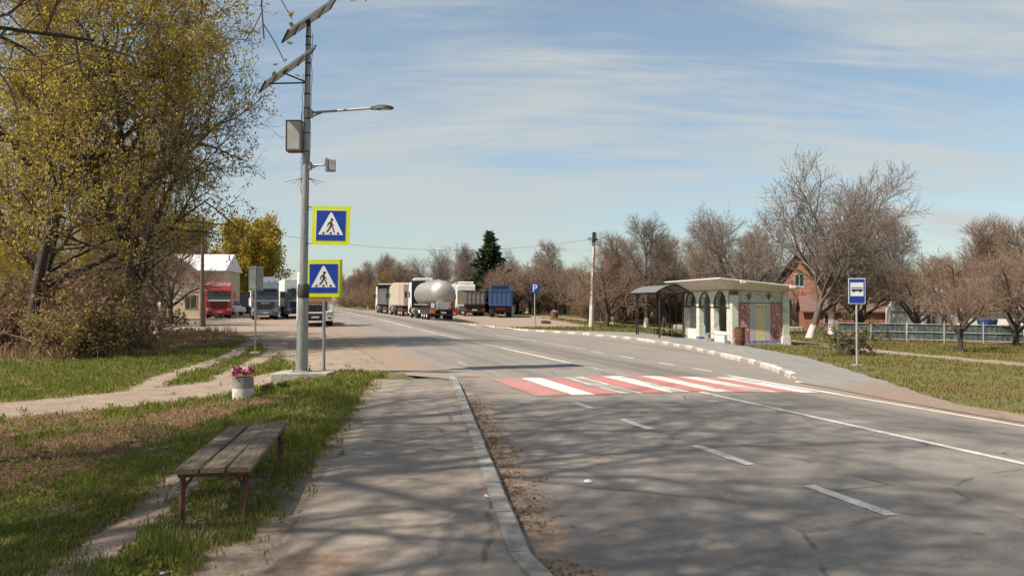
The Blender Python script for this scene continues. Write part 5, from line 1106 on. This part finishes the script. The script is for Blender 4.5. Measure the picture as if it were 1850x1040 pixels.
def bush_gen(seed, n, h, spread):
    rg = random.Random(seed); o = {0: [], 1: [], 2: []}; tips = []
    def v(s): return Vector((rg.gauss(0, s), rg.gauss(0, s), rg.gauss(0, s)))
    for i in range(n):
        a = rg.uniform(0, 6.28); p = Vector((rg.gauss(0, spread*.5), rg.gauss(0, spread*.5), -.1)); d = Vector((math.cos(a)*rg.uniform(.1, .8), math.sin(a)*rg.uniform(.1, .8), 1)).normalized(); L = h*rg.uniform(.55, 1.15); pts = [p]; r0 = rg.uniform(.014, .026)
        for k in range(6): d = (d+v(.14)+Vector((0, 0, -.04*k*.5))).normalized(); p = p+d*L/6; pts.append(p)
        o[0].append((pts, [r0*(1-.11*k) for k in range(7)]))
        for j in range(9):
            f = rg.uniform(.2, .98)*6; q = pts[int(f)].lerp(pts[min(int(f)+1, 6)], f-int(f)); e = (d+v(.7)).normalized(); l = L*rg.uniform(.15, .35); q2 = [q, q+e*l*.5+v(.04), q+e*l+v(.08)]; o[1].append((q2, [.012, .009, .007]))
            for m_ in range(4):
                s_ = q2[1].lerp(q2[2], rg.random()); e2 = (e+v(.6)).normalized(); o[2].append(([s_, s_+e2*l*.45], [.008, .006])); tips.append(s_+e2*l*.45); tips.append(s_+e2*l*.2)
    return o, tips
BUSH = {'dry': make_tree('bush', bush_gen(1, 26, 2.1, 1.0), 1, M['twig_brown'], M['twig_brown'], (M['leaf_dry'], 2, .11, .08, 1, .55), (4, 3, 3)),
        'green': make_tree('bush', bush_gen(2, 26, 2.0, 1.1), 1, M['twig_brown'], M['twig_brown'], (M['leaf_bush'], 3, .12, .1, 2, .8), (4, 3, 3)),
        'bare': make_tree('bush', bush_gen(3, 34, 2.4, 1.1), 1, M['twig_red'], M['twig_brown'], (M['leaf_bud'], 1, .08, .06, 3, .4), (4, 3, 3)),
        'dark': make_tree('bush', bush_gen(4, 30, 1.8, .9), 1, M['twig_brown'], M['twig_brown'], (M['leaf_green'], 6, .12, .1, 4, 1.0), (4, 3, 3))}
def spruce_mesh(seed, H, Rm, m, lay=26, needle=.32, dens=26):
    rg = random.Random(seed); br = []; C = []; V = []; n = 0; rgn = np.random.default_rng(seed)
    for k in range(lay):
        f = k/(lay-1); z = H*(.06+.92*f); L = Rm*(1-f)**.85*1.0+.12; nb = int(9-4*f)
        for j in range(nb):
            a = j*6.283/nb+k*1.1+rg.uniform(-.3, .3); l = L*rg.uniform(.5, 1.2); d = Vector((math.cos(a), math.sin(a), .12-.25*(1-f)+rg.uniform(-.15, .15))); pts = [Vector((0, 0, z))+d*l*u+Vector((0, 0, .28*l*u*u-.1*l*u)) for u in (0, .35, .7, 1)]
            br.append((pts, [.035*(1-f)+.012, .02, .014, .006]))
            m_ = max(6, int(l*dens))
            for i in range(m_):
                u = rg.uniform(.12, 1)*3; i0 = min(int(u), 2); q = pts[i0].lerp(pts[i0+1], u-i0); tdir = (pts[i0+1]-pts[i0]).normalized(); sd = Vector((-tdir.y, tdir.x, 0))*rg.choice((-1, 1))
                e = (tdir*.6+sd*rg.uniform(.3, 1)+Vector((0, 0, rg.uniform(-.75, .2)))).normalized(); ln = needle*rg.uniform(.6, 1.3); w = e.cross(Vector((rg.gauss(0, 1), rg.gauss(0, 1), rg.gauss(0, 1)))).normalized()*ln*.16
                V += [q-w, q+w, q+e*ln+w*.3, q+e*ln-w*.3]
    tv, tf = tubes([([Vector((0, 0, -.3)), Vector((0, 0, H*.5)), Vector((0, 0, H))], [.02*H, .012*H, .01])], 8); bv, bf = tubes(br, 3)
    return [('trunk', np_mesh('trunk', tv, [tf], M['bark'], True)), ('branches', np_mesh('branches', bv, [bf], M['bark'], True)), ('needles', np_mesh('needles', np.array([tuple(x) for x in V]), [np.arange(len(V)).reshape(-1, 4)], m))]
SPRUCE = spruce_mesh(2, 11, 3.6, M['needle'], 46, .5, 34)
PINE = make_tree('pine', bush_gen(8, 7, 2.0, .8), 1, M['bark'], M['bark'], (M['needle_pine'], 5, .13, .06, 8, .7), (5, 3, 3))
def plant():
    rg = random.Random(77)
    # --- left: two big spring trees, their neighbours outside the frame whose shade falls on the road
    put('maple_tree', MAPLE[0], -17.8, 28.6, 'leaning dark-trunked tree with yellow-green leaves at the far left', 'tree', 1.1, 1.0, scz=1.35, tilt=(R(2), R(5)))
    put('maple_tree', MAPLE[1], -14.8, 30.2, 'yellow-green leafing tree right of the leaning dark trunk', 'tree', 1.0, 2.1, scz=1.35, tilt=(R(1), R(7)))
    put('maple_tree', MAPLE[1], -22.0, 36.0, 'yellow-green tree behind the two big left trees', 'tree', 1.0, 4.0, 'leafing trees at the back left')
    for x, y_, sc, rz, k, lb in ((-8.8, 8.2, 1.1, .4, 0, 'tall sparse tree just outside the left edge, level with the bench'), (-8.0, 1.2, 1.12, 3.3, 1, 'tall sparse tree beside the camera outside the left edge'), (-7.6, 4.4, 1.3, 1.2, 1, 'tallest sparse tree outside the left edge between the other two')):
        put('maple_tree', SHADE[k], x, y_, lb, 'tree', sc, rz, dz=1.4 if y_ > 5 else .6)
    put('maple_tree', SHADE[0][:2], -15.2, 31.5, 'leafless dark tree whose bare boughs reach towards the lamp post', 'tree', 1.0, 2.4, tilt=(0, R(6)))
    put('bare_tree', WALNUT[0], -19.6, 43, 'many-stemmed bare tree in front of the yellow building', 'tree', .85, .7)
    put('bare_tree', TALL[0], -26.5, 55, 'bare brown tree behind the wooden utility pole', 'tree', 1.0, 2)
    put('fruit_tree', FRUIT[0], -26.6, 60.5, 'twiggy bare tree in front of the gabled wing of the yellow building', 'tree', 1.45, 1); put('fruit_tree', FRUIT[1], -30.4, 68, 'bare brown tree left of the blue awning', 'tree', 1.5, 3)
    for i, (x, y_, sc, lb) in enumerate(((-43, 104, 1.15, 'big rounded yellow-green tree right behind the yellow building'), (-38.2, 112, 1.2, 'yellow-green tree above the red truck, nearest to the road'), (-43, 126, 1.25, 'yellow-green tree farthest back in the row above the grey truck'), (-52, 100, 1.1, 'yellow-green tree left of the white roof'), (-60, 92, 1.0, 'leftmost yellow-green tree of the row by the yellow building'))):
        put('willow_tree', WILLOW, x, y_, lb, 'tree', sc, i*1.3, 'yellow trees behind the yellow building')
    for i in range(16):
        x, y_ = rg.uniform(-62, -24), rg.uniform(46, 82)
        if x > -30-(y_-46)*.35: x -= 12
        put('maple_tree' if i % 3 else 'bare_tree', MAPLE[i % 2] if i % 3 else TALL[i % 2], x, y_, 'tree of the tangled grove behind the left bushes', 'tree', rg.uniform(.7, .95), rg.uniform(0, 6), 'grove behind the left bushes')
    # undergrowth
    spots = []
    for i in range(58):
        f = rg.random(); y_ = 27.0+16*f+rg.uniform(-1.5, 2.5); x = -14.2-(y_-27)*.46-8*rg.random(); spots.append((x, y_))
    kinds = ('dry', 'dry', 'green', 'bare', 'green')
    for i, (x, y_) in enumerate(spots):
        k = kinds[i % 5]
        put('bush', BUSH[k], x, y_, {'dry': 'dry brown bush of the thicket under the left trees', 'green': 'olive-green bush of the thicket under the left trees', 'bare': 'leafless twiggy bush of the thicket under the left trees'}[k], 'bush', rg.uniform(.75, 1.35), rg.uniform(0, 6), k+' bushes of the left thicket')
    for x, y_, sc in ((-21.8, 45.5, .75), (-23.2, 46.5, .95), (-24.3, 48, 1.1)): put('bush', BUSH['dark'], x, y_, 'dark green shrub at the end of the left thicket near the utility pole', 'bush', sc, rg.uniform(0, 6), 'dark shrubs by the left pole')
    # --- right: big bare trees and orchard behind the bus stop
    put('bare_tree', WALNUT[0], 19.2, 50, 'leaning bare tree with limewashed foot right of the bus stop', 'tree', 1.05, 2.6, tilt=(0, R(-7)))
    put('bare_tree', WALNUT[1], 22.6, 54.5, 'tallest bare tree with wide grey crown right of the bus stop', 'tree', 1.34, .5)
    put('bare_tree', WALNUT[1], 17.2, 58, 'wide bare tree directly behind the bus stop pavilion', 'tree', 1.05, 3.6)
    put('fruit_tree', FRUIT[0], 26.3, 59, 'bare garden tree before the low brick outbuilding', 'tree', 1.35, .8)
    for x, y_, sc, rz, k, lb in ((24.9, 47.6, 1.12, 0, 0, 'brown multi-stemmed fruit tree in front of the white house'), (21.4, 36.9, .86, 2, 1, 'brown fruit tree with forked trunk beside the gravel path'), (27.0, 41.6, 1.1, 4, 0, 'brown fruit tree at the right edge by the bar fence'), (31.5, 46.5, 1.3, 1, 1, 'tall brown fruit tree right of the white house'), (26.5, 36.5, 1.0, 5, 1, 'brown fruit tree cut by the right edge of the picture')):
        put('fruit_tree', FRUIT[k], x, y_, lb, 'tree', sc, rz)
    for i, (x, y_, sc) in enumerate(((29.5, 44.2, 1.15), (33.5, 43, 1.3), (29.4, 50.5, 1.25), (35, 50, 1.4), (22.8, 50.5, 1.1))): put('fruit_tree', FRUIT[(i+1) % 2], x, y_, ('brown tree behind the bar fence near the right edge', 'brown tree rising at the right edge behind the fence', 'brown tree in front of the white house wing', 'tall brown tree between the white house and the right edge', 'slim brown tree behind the left end of the sheet fence')[i], 'tree', sc, i*1.7+.4)
    for i in range(7): put('fruit_tree', FRUIT[i % 2], 33+rg.uniform(0, 14), 60+rg.uniform(0, 9), 'brown garden tree standing among the houses on the right', 'tree', rg.uniform(1.15, 1.5), rg.uniform(0, 6), 'garden trees among the right houses')
    for i in range(8): put('bare_tree', TALL[i % 2], 38+rg.uniform(0, 24), 72+rg.uniform(0, 20), 'bare tree behind the houses on the right', 'tree', rg.uniform(.9, 1.15), rg.uniform(0, 6), 'bare trees behind the right houses')
    for i, (x, y_, sc) in enumerate(((9.6, 74, .85), (12.2, 70.5, .98), (14.9, 76, .8), (18.0, 73, .98), (16.4, 66, .74), (21.5, 70, .85), (24, 78, .9), (12.5, 84, .85), (18, 88, .9))):
        put('bare_tree', TALL[i % 2], x, y_, 'bare tree of the orchard behind the steel shelter', 'tree', sc, rg.uniform(0, 6), 'orchard trees behind the shelter')
    for i in range(12): put('fruit_tree', FRUIT[i % 2], 7.5+rg.uniform(0, 13), 74+rg.uniform(-6, 16), 'low brown fruit tree of the orchard behind the steel shelter', 'tree', rg.uniform(1.0, 1.5), rg.uniform(0, 6), 'low orchard trees behind the shelter')
    for i in range(10): put('fruit_tree', FRUIT[i % 2], -1+rg.uniform(0, 9), 93+rg.uniform(0, 14), 'low brown tree right of the blue tipper', 'tree', rg.uniform(1.1, 1.6), rg.uniform(0, 6), 'low trees right of the blue tipper')
    put('spruce_tree', SPRUCE, -3.0, 105, 'dark pointed spruce rising behind the parked tippers', 'tree', 1.03, 0)
    put('bare_tree', WALNUT[0], -13.4, 136, 'round bare tree standing behind the tanker', 'tree', 1.15, 1.2); put('bare_tree', TALL[1], -6.8, 118, 'bare tree just left of the spruce', 'tree', 1.0, 2.2)
    put('bare_tree', WALNUT[1], 2.2, 112, 'bare tree just right of the spruce', 'tree', 1.0, .2); put('bare_tree', TALL[0], 5.6, 116, 'bare tree second right of the spruce', 'tree', 1.05, 4)
    put('maple_tree', MAPLE[0], -24.5, 152, 'olive-green rounded tree left of the parked line of trucks', 'tree', .62, 1)
    # pine shrub behind the bus stop sign
    for x, y_, sc, rz, lb in ((14.1, 33.0, .8, 0, 'small ragged pine bush behind the bus stop sign'), (15.2, 33.8, .65, 2, 'small pine bush right of the bus stop sign')): put('pine_bush', PINE, x, y_, lb, 'bush', sc, rz)
    # hedges and scrub that close the view
    for i in range(34):
        x = 8+30*rg.random(); y_ = 82+rg.uniform(-4, 8)-(x-8)*.55+rg.uniform(0, 12); put('bush', BUSH['bare'], x, y_, 'leafless brown bush in the scrub behind the orchard', 'bush', rg.uniform(1.0, 1.7), rg.uniform(0, 6), 'scrub behind the orchard')
    for i in range(26): put('bush', BUSH['bare'] if i % 3 else BUSH['green'], -14+rg.uniform(0, 24), 112+rg.uniform(0, 24), 'bush in the scrub behind the truck lot', 'bush', rg.uniform(1.3, 2.2), rg.uniform(0, 6), 'scrub behind the truck lot')
    for i in range(60):
        s = 150+rg.uniform(0, 170); t = rg.choice((rg.uniform(-30, -4), rg.uniform(16, 30), rg.uniform(16, 48))); x, y_ = xy(s, t); put('bare_tree', TALL[i % 2], x, y_, 'bare tree of the far belt along the road', 'tree', rg.uniform(.85, 1.2), rg.uniform(0, 6), 'far belt of bare trees')
    for i in range(30):
        x = rg.uniform(-5, 120); y_ = rg.uniform(130, 190); put('bare_tree', TALL[i % 2], x, y_, 'bare tree on the skyline behind the village', 'tree', rg.uniform(.8, 1.05), rg.uniform(0, 6), 'skyline trees behind the village')
    for i in range(16):
        x = rg.uniform(-150, -50); y_ = rg.uniform(110, 180); put('maple_tree', MAPLE[i % 2], x, y_, 'tree in the wood far behind the left thicket', 'tree', rg.uniform(.8, 1.1), rg.uniform(0, 6), 'wood far behind the left thicket')
    for i in range(46):
        x, y_ = xy(130+rg.uniform(0, 130), rg.uniform(15.5, 34)); put('bush', BUSH['bare'], x, y_, 'brown bush under the far belt of trees along the road', 'bush', rg.uniform(1.4, 2.4), rg.uniform(0, 6), 'scrub under the far belt')
    # weeds by the planter, tufts on the right verge
    for x, y_, sc in ((-5.0, 15.9, .09), (-4.75, 16.1, .08)): put('weed', BUSH['dark'], x, y_, 'small dark weed beside the flower planter', 'plant', sc, rg.uniform(0, 6), 'weeds by the planter')
plant()
# ------------------------------------------------------------------ grass, fallen leaves
def blades(name, X, Y, Z, h, w, m, label, cat, seed, lean=.5):
    rg = np.random.default_rng(seed); n = len(X); a = rg.uniform(0, 6.283, n); hh = h*rg.uniform(.5, 1.35, n); ww = w*rg.uniform(.7, 1.3, n)
    dx, dy = np.cos(a), np.sin(a); b = rg.uniform(0, 6.283, n); l = hh*rg.uniform(.1, lean, n); lx, ly = np.cos(b)*l, np.sin(b)*l
    P = lambda k, f, wd: np.stack([X+lx*f*f+dx*ww*wd*k, Y+ly*f*f+dy*ww*wd*k, Z+hh*f-.01], -1)
    V = np.stack([P(-1, 0, .5), P(1, 0, .5), P(1, .55, .4), P(-1, .55, .4), P(0, 1, 0)], 1).reshape(-1, 3); i = np.arange(n)[:, None]*5
    me = np_mesh(name, V, [i+np.array([[0, 1, 2, 3]]), i+np.array([[3, 2, 4]])], m); o = link(bpy.data.objects.new(name, me)); setp(o, label, cat, kind='stuff')
def scatter(n, x0, x1, y0, y1, seed, power=1.):
    rg = np.random.default_rng(seed); y = y0+(y1-y0)*rg.random(n)**power; half = .69*y+1.5
    x = rg.uniform(np.maximum(x0, -half), np.minimum(x1, half)); return x, y, rg
def fnoise(X, Y, f, s):
    return (np.sin(X*f+s+1.7*np.sin(Y*f*.7+s))*np.cos(Y*f*1.1-s+1.3*np.sin(X*f*.8))+np.sin(X*f*2.3+Y*f*1.9+s))*.5
def turf():
    # left verge
    x, y, rg = scatter(330000, -30, -1.2, 3.2, 40, 1, 1.9)
    d = dirtmask(x, y); l = littermask(x, y); nn = fnoise(x, y, 1.6, .5)*.35+fnoise(x, y, 4.5, 2)*.3+.06; s, t = st(x, y)
    ok = (x < pw(y, SWX)+.05+.08*np.sin(y*3)) & (rg.random(len(x)) > d*1.25+nn*.8) & (rg.random(len(x)) > l*1.12+nn) & ((y < 19) | (t < 3)) & ~((np.abs(x-PX-.05) < .75) & (np.abs(y-PY) < .5)); k = ok
    h = .03+.035*np.clip(fnoise(x, y, .9, 3)+.4, 0, 1.4)+.0011*y; w = .006+.0011*y
    h = h*(.55+1.0*np.clip(fnoise(x, y, 2.7, 7)*.6+.5, 0, 1.3))
    blades('grass', x[k], y[k], G(x[k], y[k]), h[k], w[k], M['grass_a'], 'fresh green grass on the left verge', 'grass', 2)
    # dry stalks mixed into it
    x, y, rg = scatter(42000, -30, -1.2, 3.2, 34, 5, 1.7); l = littermask(x, y); d = dirtmask(x, y)
    ok = (x < pw(y, SWX)) & (rg.random(len(x)) > d*1.1) & (rg.random(len(x)) < .35+.5*l) & ((y < 19) | (st(x, y)[1] < 2)); blades('dry_grass', x[ok], y[ok], G(x[ok], y[ok]), .06+.001*y[ok], .006+.001*y[ok], M['straw'], 'dry straw stalks among the grass on the left verge', 'grass', 6, .9)
    x, y, rg = scatter(60000, -14, -1.2, 3.2, 22, 25, 1.6); d = dirtmask(x, y)
    ok = (x < pw(y, SWX)) & (rg.random(len(x)) > d*1.05) & (rg.random(len(x)) < .5+.6*fnoise(x, y, 1.9, 4)); blades('matted_dead_grass', x[ok], y[ok], G(x[ok], y[ok])+.004, .022+.0006*y[ok], .005+.0009*y[ok], M['straw'], 'flattened dead grass between the green blades on the left verge', 'grass', 26, 4.)
    x, y, rg = scatter(1900, -14, -1.6, 3.4, 20, 31, 1.4); ok = (x < pw(y, SWX)-.05) & (dirtmask(x, y) < .5) & (fnoise(x, y, 1.2, 9) > .05); c = np.stack([x[ok], y[ok], G(x[ok], y[ok])+.03], -1)
    v, f = leaves(c, 7, .045, .03, 5, .7); v[:, 2] = np.maximum(v[:, 2], G(v[:, 0], v[:, 1])+.005)
    setp(link(bpy.data.objects.new('broadleaf_weeds', np_mesh('broadleaf_weeds', v, [f], M['grass_a']))), 'low broad-leaved weeds in the grass of the left verge', 'weeds', kind='stuff')
    x, y, rg = scatter(14000, -34, -8, 24, 46, 8, 1); p = pdist(x, y, [(-30, 29), (-17, 27.2), (-15.6, 34), (-17, 44)]); ok = (rg.random(len(x)) > p/2.2) & (dirtmask(x, y) < .4); blades('tall_dry_grass', x[ok], y[ok], G(x[ok], y[ok]), .4, .03, M['straw'], 'tall dry grass along the foot of the left thicket', 'grass', 9, .8)
    # right verge
    rg = np.random.default_rng(3); s = 9+70*rg.random(190000)**1.4; t = 11.5+26*rg.random(190000); x, y = xy(s, t)
    ok = (rg.random(len(x)) > dirtmask(x, y)*1.4) & (t > pw(s, APRON)+.05) & (t > pw(s, RB)+.3) & (np.abs(x) < .72*y+1) & (rg.random(len(x)) > .35+.5*fnoise(x, y, .8, 1))
    ok &= ~((np.abs((x-13)*math.cos(R(7))+(y-44.4)*math.sin(R(7))) < 1.7) & (np.abs(-(x-13)*math.sin(R(7))+(y-44.4)*math.cos(R(7))) < 4)); x, y = x[ok], y[ok]
    blades('grass', x, y, G(x, y)-.01, .05+.0012*y, .012+.0009*y, M['grass_b'], 'short yellowish grass on the bus stop verge', 'grass', 4)
    # dead leaves
    x, y, rg = scatter(60000, -12, -1.6, 3.2, 17, 12, 1.3); l = littermask(x, y); d = dirtmask(x, y); ok = (rg.random(len(x)) < np.maximum(l*.6, .02+.02*d)) & (x < pw(y, SWX)+.1); n = int(ok.sum())
    c = np.stack([x[ok], y[ok], G(x[ok], y[ok])+.012], -1)
    # leaves and twigs gathered along the kerb
    rg2 = np.random.default_rng(15); yy = 3.5+11*rg2.random(1500)**1.2; xx = kerbx(yy)+.04+np.abs(rg2.normal(0, .16, 1500)); keep = fnoise(xx*0, yy, 1.5, 1) > -.5; xx, yy = xx[keep], yy[keep]
    s_, t_ = st(xx, yy); c = np.concatenate([c, np.stack([xx, yy, zroad(s_, t_)+.008], -1)])
    u = rg2.normal(0, 1, c.shape); u[:, 2] *= .25; u /= np.linalg.norm(u, axis=1, keepdims=True); w = np.cross(u, np.array([0, 0, 1.])+rg2.normal(0, .3, c.shape)); w /= np.linalg.norm(w, axis=1, keepdims=True)
    L = rg2.uniform(.009, .028, (len(c), 1)); V = np.stack([c-u*L, c+w*L*.55+[0, 0, .006], c+u*L, c-w*L*.55+[0, 0, .004]], 1).reshape(-1, 3)
    o = link(bpy.data.objects.new('fallen_leaves', np_mesh('fallen_leaves', V, [np.arange(len(V)).reshape(-1, 4)], M['leaf_dry']))); setp(o, 'brown fallen leaves on the verge and along the kerb', 'leaves', kind='stuff')
turf()
